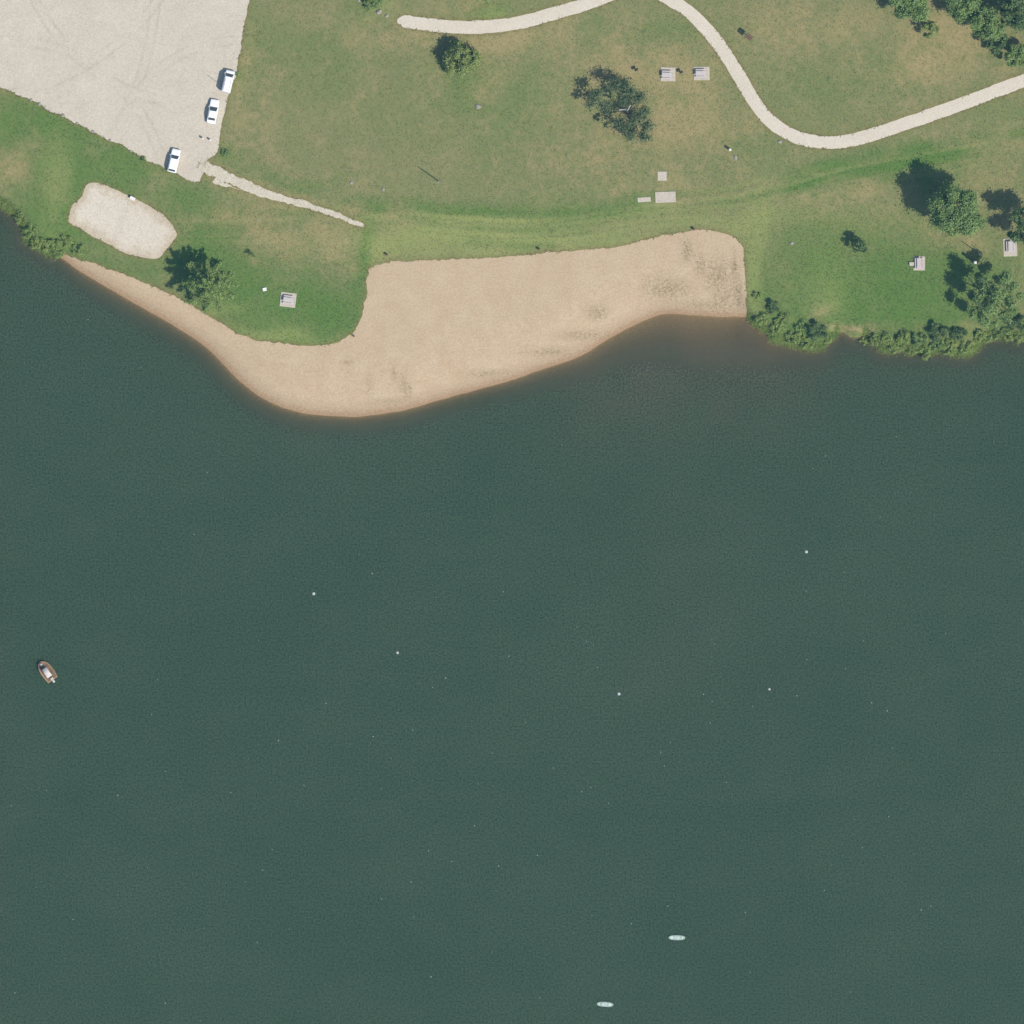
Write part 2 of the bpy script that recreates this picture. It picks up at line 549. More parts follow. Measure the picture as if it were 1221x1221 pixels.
def grass_nodes(nt):
    p = objpos(nt)
    lush, dry, yel = attr(nt, 'lush'), attr(nt, 'dry'), attr(nt, 'yel')
    big = noise(nt, 0.16, 4, 0.6, p, 0.4)
    mid = noise(nt, 0.75, 4, 0.65, p)
    fine = noise(nt, 3.2, 3, 0.75, p)
    w = maprange(nt, mid, 0.3, 0.7, -0.30, 0.30)
    w2 = maprange(nt, big, 0.3, 0.7, -0.32, 0.32)
    l = N(nt, 'ShaderNodeClamp')
    nt.links.new(math_(nt, 'ADD', lush, math_(nt, 'MULTIPLY', math_(nt, 'ADD', w, w2), 0.42)), l.inputs[0])
    d = N(nt, 'ShaderNodeClamp')
    nt.links.new(math_(nt, 'ADD', math_(nt, 'MULTIPLY', dry, 0.85), math_(nt, 'SUBTRACT', math_(nt, 'MULTIPLY', w, -1.0), w2)), d.inputs[0])
    c = mixc(nt, d.outputs[0], G_MID, G_DRY)
    c = mixc(nt, math_(nt, 'MULTIPLY', l.outputs[0], 0.95), c, G_LUSH)
    c = mixc(nt, math_(nt, 'MULTIPLY', yel, 0.75), c, G_YEL)
    c = mixc(nt, math_(nt, 'MULTIPLY', attr(nt, 'rim'), maprange(nt, mid, 0.35, 0.6, 0.25, 0.75)), c, (0.175, 0.140, 0.05))
    # a few deep green and straw-coloured flecks
    fl = maprange(nt, fine, 0.60, 0.75)
    c = mixc(nt, math_(nt, 'MULTIPLY', fl, 0.28), c, G_STRAW)
    fd = maprange(nt, fine, 0.42, 0.28)
    c = mixc(nt, math_(nt, 'MULTIPLY', fd, 0.22), c, G_DEEP)
    return c, fine, mid


G_MID = (0.172, 0.177, 0.073)
G_DRY = (0.275, 0.225, 0.105)
G_LUSH = (0.082, 0.154, 0.032)
G_YEL = (0.235, 0.268, 0.085)
G_STRAW = (0.28, 0.25, 0.13)
G_DEEP = (0.060, 0.085, 0.038)

# ground: grass, turning to brown silt under the water
m, nt, out = newmat('lawn')
c, fine, mid = grass_nodes(nt)
bed = mixc(nt, noise(nt, 0.7, 4, 0.6, objpos(nt)), (0.27, 0.20, 0.12), (0.33, 0.25, 0.155))
d = attr(nt, 'shore')
edge = math_(nt, 'ADD', d, maprange(nt, mid, 0.3, 0.7, -0.35, 0.35))
c = mixc(nt, maprange(nt, edge, -0.5, -0.05), bed, c)
h = math_(nt, 'ADD', fine, math_(nt, 'MULTIPLY', mid, 0.6))
principled(nt, out, c, 0.95, bump(nt, h, 0.35, 0.10), 0.1)
MATS['lawn'] = m

m, nt, out = newmat('grass_blades')
c, fine, mid = grass_nodes(nt)
r = attr(nt, 'rnd')
c = mixc(nt, maprange(nt, r, 0, 1, 0.0, 0.5), c, mixc(nt, maprange(nt, r, 0.5, 1.0), G_LUSH, G_STRAW))
pr = principled(nt, None, c, 0.8, None, 0.15)
tl = N(nt, 'ShaderNodeBsdfTranslucent')
nt.links.new(c, tl.inputs[0])
mx = N(nt, 'ShaderNodeMixShader')
mx.inputs[0].default_value = 0.3
nt.links.new(pr.outputs[0], mx.inputs[1])
nt.links.new(tl.outputs[0], mx.inputs[2])
nt.links.new(mx.outputs[0], out.inputs[0])
MATS['grass_blades'] = m

# beach sand: raked pale quartz sand, wet and brown along the waterline
m, nt, out = newmat('beach_sand')
p = objpos(nt)
a = noise(nt, 0.35, 4, 0.6, p, 0.3)
b = noise(nt, 2.2, 4, 0.65, p)
g = noise(nt, 5.0, 2, 0.7, p)
c = mixc(nt, maprange(nt, a, 0.3, 0.7), (0.405, 0.300, 0.190), (0.440, 0.340, 0.226))
c = mixc(nt, math_(nt, 'MULTIPLY', maprange(nt, b, 0.55, 0.75), 0.5), c, (0.34, 0.28, 0.19))
c = mixc(nt, math_(nt, 'MULTIPLY', maprange(nt, g, 0.45, 0.3), 0.25), c, (0.30, 0.25, 0.18))
wk = attr(nt, 'weed')
wd = math_(nt, 'MULTIPLY', wk, maprange(nt, b, 0.36, 0.58))
c = mixc(nt, wd, c, (0.205, 0.16, 0.085))
d = math_(nt, 'ADD', attr(nt, 'shore'), maprange(nt, b, 0.3, 0.7, -0.45, 0.45))
c = mixc(nt, maprange(nt, d, 3.0, 0.9), c, (0.35, 0.26, 0.165))
c = mixc(nt, maprange(nt, d, 1.1, 0.1), c, (0.29, 0.19, 0.11))
c = mixc(nt, maprange(nt, d, 0.1, -0.8), c, (0.30, 0.22, 0.132))
c = grain(nt, c, p, 3.2, 0.25)
principled(nt, out, c, 0.9, bump(nt, math_(nt, 'ADD', math_(nt, 'MULTIPLY', b, 0.5), g), 0.5, 0.10), 0.15)
MATS['beach_sand'] = m

m, nt, out = newmat('court_sand')
p = objpos(nt)
e = math_(nt, 'ADD', attr(nt, 'edge'), maprange(nt, noise(nt, 0.5, 4, 0.6, p), 0.3, 0.7, -0.9, 0.9))
b = noise(nt, 1.8, 4, 0.65, p)
c = mixc(nt, maprange(nt, e, 0.2, 2.0), (0.42, 0.345, 0.25), (0.51, 0.455, 0.37))
c = mixc(nt, math_(nt, 'MULTIPLY', attr(nt, 'mid'), 0.6), c, (0.44, 0.38, 0.30))
c = mixc(nt, math_(nt, 'MULTIPLY', maprange(nt, b, 0.55, 0.75), 0.4), c, (0.41, 0.375, 0.32))
c = grain(nt, c, p, 3.0, 0.3)
principled(nt, out, c, 0.95, bump(nt, math_(nt, 'ADD', b, noise(nt, 3, 3, 0.6, p)), 0.4, 0.12), 0.1)
MATS['court_sand'] = m


def gravel(name, lo, hi, sc, tyre=0.25, gr=0.3, arcs=()):
    m, nt, out = newmat(name)
    p = objpos(nt)
    a = noise(nt, 0.11, 5, 0.65, p, 1.2)
    b = noise(nt, 0.9, 5, 0.65, p)
    g = noise(nt, sc, 2, 0.75, p)
    c = mixc(nt, maprange(nt, a, 0.3, 0.7), lo, hi)
    c = mixc(nt, math_(nt, 'MULTIPLY', maprange(nt, b, 0.52, 0.75), tyre), c, tuple(x * 0.72 for x in lo))
    c = mixc(nt, math_(nt, 'MULTIPLY', maprange(nt, g, 0.42, 0.28), 0.5), c, tuple(x * 0.62 for x in lo))
    c = mixc(nt, math_(nt, 'MULTIPLY', maprange(nt, g, 0.58, 0.72), 0.4), c, tuple(min(x * 1.18, .8) for x in hi))
    for cx, cy, rad, wid, amt in arcs:
        dv = N(nt, 'ShaderNodeVectorMath', operation='DISTANCE')
        nt.links.new(p, dv.inputs[0])
        dv.inputs[1].default_value = (cx, cy, 1.2)
        q = math_(nt, 'ABSOLUTE', math_(nt, 'SUBTRACT', dv.outputs['Value'], rad))
        q = math_(nt, 'ABSOLUTE', math_(nt, 'SUBTRACT', q, 0.8))        # a pair of wheel tracks
        f = math_(nt, 'MULTIPLY', maprange(nt, q, wid, 0.05), maprange(nt, noise(nt, 0.12, 3, 0.6, p), 0.42, 0.62))
        c = mixc(nt, math_(nt, 'MULTIPLY', f, amt), c, tuple(x * 0.78 for x in lo))
    c = grain(nt, c, p, 3.0, gr)
    principled(nt, out, c, 0.95, bump(nt, noise(nt, 3.0, 3, 0.7, p), 0.3, 0.08), 0.1)
    MATS[name] = m


gravel('lot_gravel', (0.435, 0.378, 0.305), (0.485, 0.438, 0.355), 5.0, 0.18, 0.24,
       [(-104, 124, 45, .4, .55), (-60, 112, 34, .4, .5), (-96, 60, 30, .45, .4), (-120, 100, 52, .4, .45), (-52, 66, 24, .4, .4)])
gravel('path_gravel', (0.49, 0.435, 0.35), (0.53, 0.475, 0.39), 6.0, 0.12, 0.15)
gravel('trail_gravel', (0.42, 0.37, 0.285), (0.50, 0.45, 0.36), 3.5, 0.4)
gravel('pad_concrete', (0.40, 0.355, 0.29), (0.45, 0.40, 0.335), 8.0, 0.2)

# the lake: turbid green water, clearer bed showing where it is only ankle-deep
m, nt, out = newmat('lake_water')
p = objpos(nt)
dep = attr(nt, 'depth')
mp = N(nt, 'ShaderNodeMapping')
mp.inputs['Rotation'].default_value = (0, 0, 0.5)
mp.inputs['Scale'].default_value = (0.35, 1.0, 1.0)
nt.links.new(p, mp.inputs[0])
a1 = noise(nt, 0.022, 4, 0.55, p, 0.8)
a2 = noise(nt, 0.10, 4, 0.6, mp.outputs[0], 0.6)
a = math_(nt, 'ADD', math_(nt, 'MULTIPLY', a1, 0.6), math_(nt, 'MULTIPLY', a2, 0.4))
r1 = noise(nt, 2.6, 3, 0.8, p)
r2 = noise(nt, 0.55, 3, 0.6, p, 0.5)
c = mixc(nt, maprange(nt, a, 0.3, 0.7), (0.0215, 0.0485, 0.0205), (0.031, 0.0570, 0.0270))
hh = math_(nt, 'ADD', math_(nt, 'MULTIPLY', r1, 0.8), math_(nt, 'MULTIPLY', r2, 0.5))
c = mixc(nt, attr(nt, 'silt'), c, (0.088, 0.073, 0.042))
c = grain(nt, c, p, 2.8, 0.75)  # ripple light and dark painted into the water colour, besides the bump
wat = principled(nt, None, c, 0.10, bump(nt, hh, 1.0, 0.42), 0.5)
wat.inputs['IOR'].default_value = 1.33
tr = N(nt, 'ShaderNodeBsdfTransparent')
tr.inputs[0].default_value = (0.92, 0.88, 0.76, 1)
al = math_(nt, 'SUBTRACT', 1.0, math_(nt, 'POWER', 2.71828, math_(nt, 'MULTIPLY', dep, -3.0)))
mx = N(nt, 'ShaderNodeMixShader')
nt.links.new(al, mx.inputs[0])
nt.links.new(tr.outputs[0], mx.inputs[1])
nt.links.new(wat.outputs[0], mx.inputs[2])
nt.links.new(mx.outputs[0], out.inputs[0])
MATS['lake_water'] = m


def leafmat(name, lo, hi, tips):
    m, nt, out = newmat(name)
    r = attr(nt, 'rnd')
    k = attr(nt, 'clump')
    c = mixc(nt, k, lo, hi)
    c = mixc(nt, maprange(nt, r, 0.6, 1.0, 0, 0.8), c, tips)
    pr = principled(nt, None, c, 0.55, None, 0.3)
    tl = N(nt, 'ShaderNodeBsdfTranslucent')
    nt.links.new(c, tl.inputs[0])
    mx = N(nt, 'ShaderNodeMixShader')
    mx.inputs[0].default_value = 0.3
    nt.links.new(pr.outputs[0], mx.inputs[1])
    nt.links.new(tl.outputs[0], mx.inputs[2])
    nt.links.new(mx.outputs[0], out.inputs[0])
    MATS[name] = m


leafmat('leaf_green', (0.125, 0.205, 0.062), (0.215, 0.315, 0.095), (0.31, 0.39, 0.135))
leafmat('leaf_pale', (0.175, 0.23, 0.07), (0.25, 0.31, 0.09), (0.31, 0.36, 0.12))
leafmat('leaf_dark', (0.08, 0.14, 0.052), (0.135, 0.21, 0.07), (0.2, 0.265, 0.09))
leafmat('leaf_needle', (0.17, 0.25, 0.075), (0.26, 0.36, 0.105), (0.35, 0.43, 0.14))
leafmat('leaf_sparse', (0.085, 0.13, 0.06), (0.125, 0.175, 0.08), (0.17, 0.21, 0.095))
leafmat('leaf_reed', (0.19, 0.28, 0.072), (0.27, 0.36, 0.095), (0.36, 0.39, 0.13))
leafmat('dry_weed', (0.22, 0.19, 0.095), (0.27, 0.22, 0.12), (0.18, 0.175, 0.08))

# ------------------------------------------------------------------ mesh helpers


def tag(o, label=None, cat=None, group=None, kind=None):
    if label:
        o['label'] = label
    if cat:
        o['category'] = cat
    if group:
        o['group'] = group
    if kind:
        o['kind'] = kind
    return o


def empty(name, loc, rz=0.0):
    o = bpy.data.objects.new(name, None)
    o.empty_display_size = 0.3
    col.objects.link(o)
    o.location = loc
    o.rotation_euler = (0, 0, rz)
    return o


def link(name, me, mat, parent=None):
    o = bpy.data.objects.new(name, me)
    if mat is not None:
        me.materials.append(MATS[mat] if isinstance(mat, str) else mat)
    col.objects.link(o)
    if parent is not None:
        o.parent = parent
    return o


def copy_tree(o, parent=None):
    c = o.copy()
    col.objects.link(c)
    c.parent = parent
    for ch in [x for x in bpy.data.objects if x.parent == o]:
        copy_tree(ch, c)
    return c


def numpy_mesh(name, V, F, smooth=False):
    V = np.asarray(V, np.float32)
    F = np.asarray(F, np.int32)
    k = F.shape[1]
    me = bpy.data.meshes.new(name)
    me.vertices.add(len(V))
    me.vertices.foreach_set('co', V.ravel())
    me.loops.add(F.size)
    me.loops.foreach_set('vertex_index', F.ravel())
    me.polygons.add(len(F))
    me.polygons.foreach_set('loop_start', np.arange(0, F.size, k, dtype=np.int32))
    me.polygons.foreach_set('loop_total', np.full(len(F), k, np.int32))
    if smooth:
        me.polygons.foreach_set('use_smooth', np.ones(len(F), bool))
    me.update(calc_edges=True)
    return me


def set_attr(me, name, vals):
    a = me.attributes.new(name, 'FLOAT', 'POINT')
    a.data.foreach_set('value', np.asarray(vals, np.float32))


class MB:
    """collects boxes, tubes, prisms and lofts into one mesh"""

    def __init__(self):
        self.bm = bmesh.new()

    def box(self, c, s, rz=0.0, bevel=0.0, rot=None):
        r = bmesh.ops.create_cube(self.bm, size=1.0)
        vs_ = r['verts']
        M = Matrix.Translation(c) @ (rot if rot is not None else Matrix.Rotation(rz, 4, 'Z')) @ Matrix.Diagonal((*s, 1))
        bmesh.ops.transform(self.bm, matrix=M, verts=vs_)
        if bevel > 0:
            es = list({e for v in vs_ for e in v.link_edges})
            bmesh.ops.bevel(self.bm, geom=es, offset=bevel, segments=2, affect='EDGES', profile=0.5)
        return self

    def tube(self, pts, radii, n=8, cap=True):
        pts = [Vector(p) for p in pts]
        rings = []
        for i, p in enumerate(pts):
            d = (pts[min(i + 1, len(pts) - 1)] - pts[max(i - 1, 0)]).normalized()
            u = d.orthogonal().normalized()
            v = d.cross(u)
            rings.append([self.bm.verts.new(p + (u * math.cos(2 * math.pi * k / n) + v * math.sin(2 * math.pi * k / n)) * radii[i]) for k in range(n)])
        for a, b in zip(rings[:-1], rings[1:]):
            # ring frames may twist a little; nearest start keeps the faces untwisted
            o = min(range(n), key=lambda s: (b[s].co - a[0].co).length)
            for k in range(n):
                self.bm.faces.new((a[k], a[(k + 1) % n], b[(k + 1 + o) % n], b[(k + o) % n]))
        if cap:
            self.bm.faces.new(rings[0][::-1])
            self.bm.faces.new(rings[-1])
        return self

    def lathe(self, prof, n=16, c=(0, 0, 0)):
        c = Vector(c)
        rings = [[self.bm.verts.new(c + Vector((r * math.cos(2 * math.pi * k / n), r * math.sin(2 * math.pi * k / n), z))) for k in range(n)] for r, z in prof]
        for a, b in zip(rings[:-1], rings[1:]):
            for k in range(n):
                self.bm.faces.new((a[k], a[(k + 1) % n], b[(k + 1) % n], b[k]))
        self.bm.faces.new(rings[0][::-1])
        self.bm.faces.new(rings[-1])
        return self

    def loft(self, sections, cap=True):
        rings = [[self.bm.verts.new(Vector(p)) for p in s] for s in sections]
        n = len(rings[0])
        for a, b in zip(rings[:-1], rings[1:]):
            for k in range(n):
                self.bm.faces.new((a[k], a[(k + 1) % n], b[(k + 1) % n], b[k]))
        if cap:
            self.bm.faces.new(rings[0][::-1])
            self.bm.faces.new(rings[-1])
        return self

    def quad(self, pts, thick=0.012):
        """thin solid panel"""
        pts = [Vector(p) for p in pts]
        nrm = (pts[1] - pts[0]).cross(pts[2] - pts[0]).normalized() * thick
        a = [self.bm.verts.new(p) for p in pts]
        b = [self.bm.verts.new(p + nrm) for p in pts]
        n = len(pts)
        self.bm.faces.new(a[::-1])
        self.bm.faces.new(b)
        for k in range(n):
            self.bm.faces.new((a[k], a[(k + 1) % n], b[(k + 1) % n], b[k]))
        return self

    def build(self, name, mat, parent=None, smooth=False, loc=None):
        bmesh.ops.recalc_face_normals(self.bm, faces=self.bm.faces)
        me = bpy.data.meshes.new(name)
        if smooth:
            for f in self.bm.faces:
                f.smooth = True
        self.bm.to_mesh(me)
        self.bm.free()
        o = link(name, me, mat, parent)
        if loc is not None:
            o.location = loc
        return o


# ------------------------------------------------------------------ the ground, the lake
def graded(lo, hi, step, far, f=1.35):
    c = list(np.arange(lo, hi + step * 0.5, step))
    s = step
    x = c[-1]
    while x < far:
        s *= f
        x += s
        c.append(min(x, far))
    s = step
    x = c[0]
    while x > -far:
        s *= f
        x -= s
        c.insert(0, max(x, -far))
    return np.array(c)


def grid(xs, ys):
    X, Y = np.meshgrid(xs, ys)
    P = np.column_stack([X.ravel(), Y.ravel()])
    nx, ny = len(xs), len(ys)
    i = np.arange(nx - 1)[None, :] + nx * np.arange(ny - 1)[:, None]
    i = i.ravel()
    F = np.column_stack([i, i + 1, i + nx + 1, i + nx])
    return P, F


FAR = 3200
P, F = grid(graded(-101, 101, 0.45, FAR), graded(14, 101, 0.45, FAR))
d = shore_d(P)
z = terrain(P, d)
sheet = np.max([r(P) for r in SHEETS], axis=0)
z = z - 0.10 * sstep(0.15, 0.7, sheet)
me = numpy_mesh('ground', np.column_stack([P, z]), F, True)
lu, dr, ye = veg(P)
set_attr(me, 'lush', lu); set_attr(me, 'dry', dr); set_attr(me, 'yel', ye); set_attr(me, 'shore', np.clip(d, -20, 20))
set_attr(me, 'rim', np.exp(-((sheet + 0.05) / 0.42) ** 2))
tag(link('ground', me, 'lawn'), 'mown lawn, lush green to straw-dry, running down to the lake', 'lawn', kind='structure')

P, F = grid(graded(-101, 101, 0.9, FAR), graded(14, 72, 0.6, FAR))
d = shore_d(P)
zt = terrain(P, d)
me = numpy_mesh('water', np.column_stack([P, np.zeros(len(P))]), F, True)
wide = 0.27 + 0.73 * np.clip(1 - np.exp(-((P[:, 0] - W(835, 0).x) / 24) ** 2), 0, 1)   # the eastern cove shelves more gently
wide = wide + (1 - wide) * sstep(8, 34, -d)
dep = np.clip(-zt, 0, 8)
dep = dep * wide + 0.10 * sstep(0, 0.5, -d)
set_attr(me, 'depth', dep)
east = np.exp(-((P[:, 0] - W(815, 0).x) / 20) ** 2)
off_ = np.clip(-d, 0, None)
silt = np.exp(-off_ / 3.0) * 0.5 + east * np.exp(-(off_ / 18) ** 2) * (0.75 + 0.25 * vnoise(P, 5, 101)) * 0.85
set_attr(me, 'silt', np.clip(silt, 0, 0.95))
tag(link('water', me, 'lake_water'), 'dark green lake filling the lower part of the picture', 'water', kind='structure')


def sheet_mesh(name, poly, ras, step, lift, mat, label, cat, attrs=None):
    """surface laid over the terrain inside an outline"""
    lo, hi = poly.min(0), poly.max(0)
    lo, hi = np.maximum(lo, -190), np.minimum(hi, 190)
    X, Y = np.meshgrid(np.arange(lo[0], hi[0], step), np.arange(lo[1], hi[1], step))
    Q = np.column_stack([X.ravel(), Y.ravel()]) + RNG.uniform(-.12, .12, (X.size, 2)) * step
    Q = Q[ras(Q) > step * 0.45]
    n = len(poly)
    pts = [Vector(p) for p in poly] + [Vector(p) for p in Q]
    v, e, f, *_ = delaunay_2d_cdt(pts, [], [list(range(n))], 1, 1e-5)
    V = np.array([(p.x, p.y) for p in v])
    zz = terrain(V) + lift
    # the rim dips into the turf so that no raw edge floats
    zz[np.abs(ras(V)) < 0.1] -= lift - 0.01
    me = numpy_mesh(name, np.column_stack([V, zz]), np.array([t for t in f if len(t) == 3]), True)
    if attrs:
        for k, a in attrs(V).items():
            set_attr(me, k, a)
    return tag(link(name, me, mat), label, cat, kind='structure')


WEED = [(795, 345, 28, 14), (855, 330, 16, 20), (862, 355, 12, 14), (712, 372, 12, 10), (480, 458, 4, 14), (470, 446, 3, 8), (488, 466, 3, 12), (440, 460, 3, 16), (700, 400, 34, 6), (660, 420, 40, 5), (590, 446, 40, 4),
        (820, 300, 8, 14), (414, 431, 6, 3), (880, 350, 6, 30), (845, 365, 40, 7), (470, 480, 30, 4), (876, 318, 5, 16), (835, 318, 6, 12)]


def beach_attrs(V):
    w = np.zeros(len(V))
    for x, y, rx, ry in WEED:
        c = W(x, y, .6)
        w = np.maximum(w, np.exp(-((V[:, 0] - c.x) / (rx * S)) ** 2 - ((V[:, 1] - c.y) / (ry * S)) ** 2))
    return {'shore': np.clip(shore_d(V), -20, 20), 'weed': w * 0.75}


sheet_mesh('beach', beach_poly, BEACH_R, 0.9, 0.03, 'beach_sand', 'pale tan sand beach curving round the bay', 'beach', beach_attrs)
sheet_mesh('parking_lot', lot_poly, LOT_R, 2.5, 0.03, 'lot_gravel', 'pale gravel parking lot in the top left corner', 'parking lot')
mid_a, mid_b = np.array(W(155, 236).xy), np.array(W(137, 290).xy)
sheet_mesh('sand_court', court_poly, COURT_R, 0.9, 0.03, 'court_sand', 'whitish sand court with rounded corners below the parking lot', 'sand court',
           lambda V: {'edge': COURT_R(V), 'mid': np.exp(-(dist_line(V, np.array([mid_a, mid_b])) / 0.5) ** 2)})
sheet_mesh('path', path_poly, PATH_R, 1.0, 0.035, 'path_gravel', 'curving white gravel footpath across the lawn', 'path')
sheet_mesh('trail', trail_poly, TRAIL_R, 0.8, 0.03, 'trail_gravel', 'worn pale gravel track leading from the parking lot corner', 'track')

sheet_mesh('wheel_rut', rut2_poly, RUT2_R, 0.6, 0.022, 'trail_gravel', 'gravel spill on the lower side of the track start', 'track')

# ------------------------------------------------------------------ grass standing on the lawn (nobody could count it)
PADS = []   # (cx, cy, half) filled by the pads further down; the grass is made after them


def make_grass():
    n = 150000
    Q = np.column_stack([RNG.uniform(-99, 99, n), RNG.uniform(26, 99, n)])
    keep = shore_d(Q) > 0.35
    Q = Q[keep]
    ex = np.max([r(Q) for r in SHEETS], axis=0)
    Q = Q[ex < -0.02]
    for cx, cy, hw in PADS:
        Q = Q[(np.abs(Q[:, 0] - cx) > hw) | (np.abs(Q[:, 1] - cy) > hw)]
    # ragged fringes along the edges of the sand and gravel
    fr = []
    for poly in (beach_poly, lot_poly, court_poly, path_poly, trail_poly):
        q = resample(poly, 0.13, True)
        q = q + RNG.normal(0, 0.10, q.shape)
        q = q[(np.abs(q[:, 0]) < 99) & (q[:, 1] < 99) & (q[:, 1] > 20)]
        fr.append(q)
    fr = np.vstack(fr)
    fr = fr[shore_d(fr) > 0.5]
    fr = fr[RNG.random(len(fr)) < 0.42 * sstep(-0.5, 0.6, vnoise(fr, 1.7, 111))]
    nf = len(fr)
    Q = np.vstack([Q, fr])
    lu, dr, ye = veg(Q)
    z0 = terrain(Q)
    h = RNG.uniform(0.025, 0.055, len(Q)) * (1 + 0.5 * lu)
    h[-nf:] = RNG.uniform(0.05, 0.14, nf)
    w = RNG.uniform(0.05, 0.13, len(Q))
    Vs, As = [], []
    for k in range(3):
        th = RNG.uniform(0, 2 * math.pi, len(Q))
        c, s = np.cos(th), np.sin(th)
        lean = RNG.uniform(0.5, 2.6, len(Q)) * h
        off = RNG.normal(0, 0.05, (2, len(Q)))
        x, y = Q[:, 0] + off[0], Q[:, 1] + off[1]
        a = np.column_stack([x - s * w, y + c * w, z0 - 0.01])
        b = np.column_stack([x + s * w, y - c * w, z0 - 0.01])
        t = np.column_stack([x + c * lean, y + s * lean, z0 + h])
        Vs.append(np.stack([a, b, t], 1))
    V = np.concatenate(Vs).reshape(-1, 3)
    F = np.arange(len(V)).reshape(-1, 3)
    me = numpy_mesh('grass', V, F)
    rep = lambda a: np.repeat(np.tile(a, 3), 3)
    set_attr(me, 'lush', rep(lu)); set_attr(me, 'dry', rep(dr)); set_attr(me, 'yel', rep(ye))
    set_attr(me, 'rnd', np.repeat(RNG.random(len(F)), 3))
    set_attr(me, 'rim', rep(np.exp(-((np.max([r(Q) for r in SHEETS], axis=0) + 0.05) / 0.42) ** 2)))
    tag(link('grass', me, 'grass_blades'), 'short tufted grass growing all over the lawn', 'grass', kind='stuff')


# ------------------------------------------------------------------ foliage
def leaves(centres, radii, per_m2, size, flat=0.75, shell=0.55, droop=0.0):
    """leaf-sized faces spread through clumps; returns V, F, rnd, clump"""
    Vs, R_, K_ = [], [], []
    cs2, rs2 = [], []
    for (c, r) in zip(centres, radii):
        if r < 0.55:
            cs2.append(c); rs2.append(r)
            continue
        for k in range(9):
            u = RNG.normal(0, 1, 3)
            u /= np.linalg.norm(u)
            q = r * RNG.uniform(0.25, 0.78)
            cs2.append(np.asarray(c) + u * q * np.array([1, 1, flat])); rs2.append(r * RNG.uniform(0.36, 0.60))
    for (c, r) in zip(cs2, rs2):
        n = max(int(4 * math.pi * r * r * per_m2), 6)
        u = RNG.normal(0, 1, (n, 3))
        u /= np.linalg.norm(u, axis=1)[:, None]
        rad = r * (shell + (1 - shell) * RNG.random(n)) * (1 + 0.22 * RNG.normal(0, 1, n))
        loose = RNG.random(n) < (1.0 if shell < 0.25 else 0.42)
        rad = np.where(loose, r * np.abs(RNG.normal(0, 0.95, n)), rad)
        pos = np.asarray(c) + u * rad[:, None] * np.array([1, 1, flat])
        nrm = u + RNG.normal(0, 0.55, (n, 3)) + np.array([0, 0, 0.55])
        nrm /= np.linalg.norm(nrm, axis=1)[:, None]
        t = np.cross(nrm, RNG.normal(0, 1, (n, 3)))
        t /= np.linalg.norm(t, axis=1)[:, None] + 1e-9
        b = np.cross(nrm, t)
        s = size * RNG.uniform(0.6, 1.35, n)[:, None]
        fold = nrm * s * 0.18
        Vs.append(np.stack([pos - t * s, pos - b * s * 0.55 + fold, pos + t * s, pos + b * s * 0.55 + fold], 1))
        R_.append(RNG.random(n))
        K_.append(np.clip(RNG.normal(RNG.random() * 0.7 + 0.15, 0.15, n), 0, 1))
    V = np.concatenate(Vs).reshape(-1, 3)
    F = np.arange(len(V)).reshape(-1, 4)
    return V, F, np.repeat(np.concatenate(R_), 4), np.repeat(np.concatenate(K_), 4)


def crown_mesh(name, parent, base, centres, radii, mat, per_m2, size, flat=0.75, shell=0.55):
    V, F, r, k = leaves(centres, radii, per_m2, size, flat, shell)
    V[:, 2] = np.maximum(V[:, 2], 0.05)
    me = numpy_mesh(name, V, F)
    set_attr(me, 'rnd', r)
    set_attr(me, 'clump', k)
    return link(name, me, mat, parent)


BARK = simple('bark', (0.12, 0.10, 0.08), 0.95, 0.3, 9, 0.1, bmp=0.6)
PALE_BARK = simple('pale_bark', (0.42, 0.40, 0.37), 0.9, 0.2, 9, 0.1, bmp=0.5)


def trunk_mesh(parent, H, r0, tips, mat=BARK):
    mb = MB()
    bend = Vector((random.uniform(-.2, .2), random.uniform(-.2, .2), 0))
    mb.tube([(0, 0, -0.15), (bend.x * .3, bend.y * .3, H * 0.35), (bend.x, bend.y, H * 0.7), (bend.x * 1.2, bend.y * 1.2, H * 0.95)],
            [r0 * 1.25, r0, r0 * 0.65, r0 * 0.25], 9)
    for t in tips:
        t = Vector(t)
        zs = min(max(t.z * random.uniform(0.45, 0.65), H * 0.18), H * 0.7)
        s = Vector((bend.x * zs / H, bend.y * zs / H, zs))
        m_ = s.lerp(t, 0.5) + Vector((0, 0, 0.12 * (t - s).length))
        mb.tube([s, m_, t], [r0 * 0.42, r0 * 0.26, r0 * 0.08], 6)
    return mb.build('trunk', mat, parent, True)


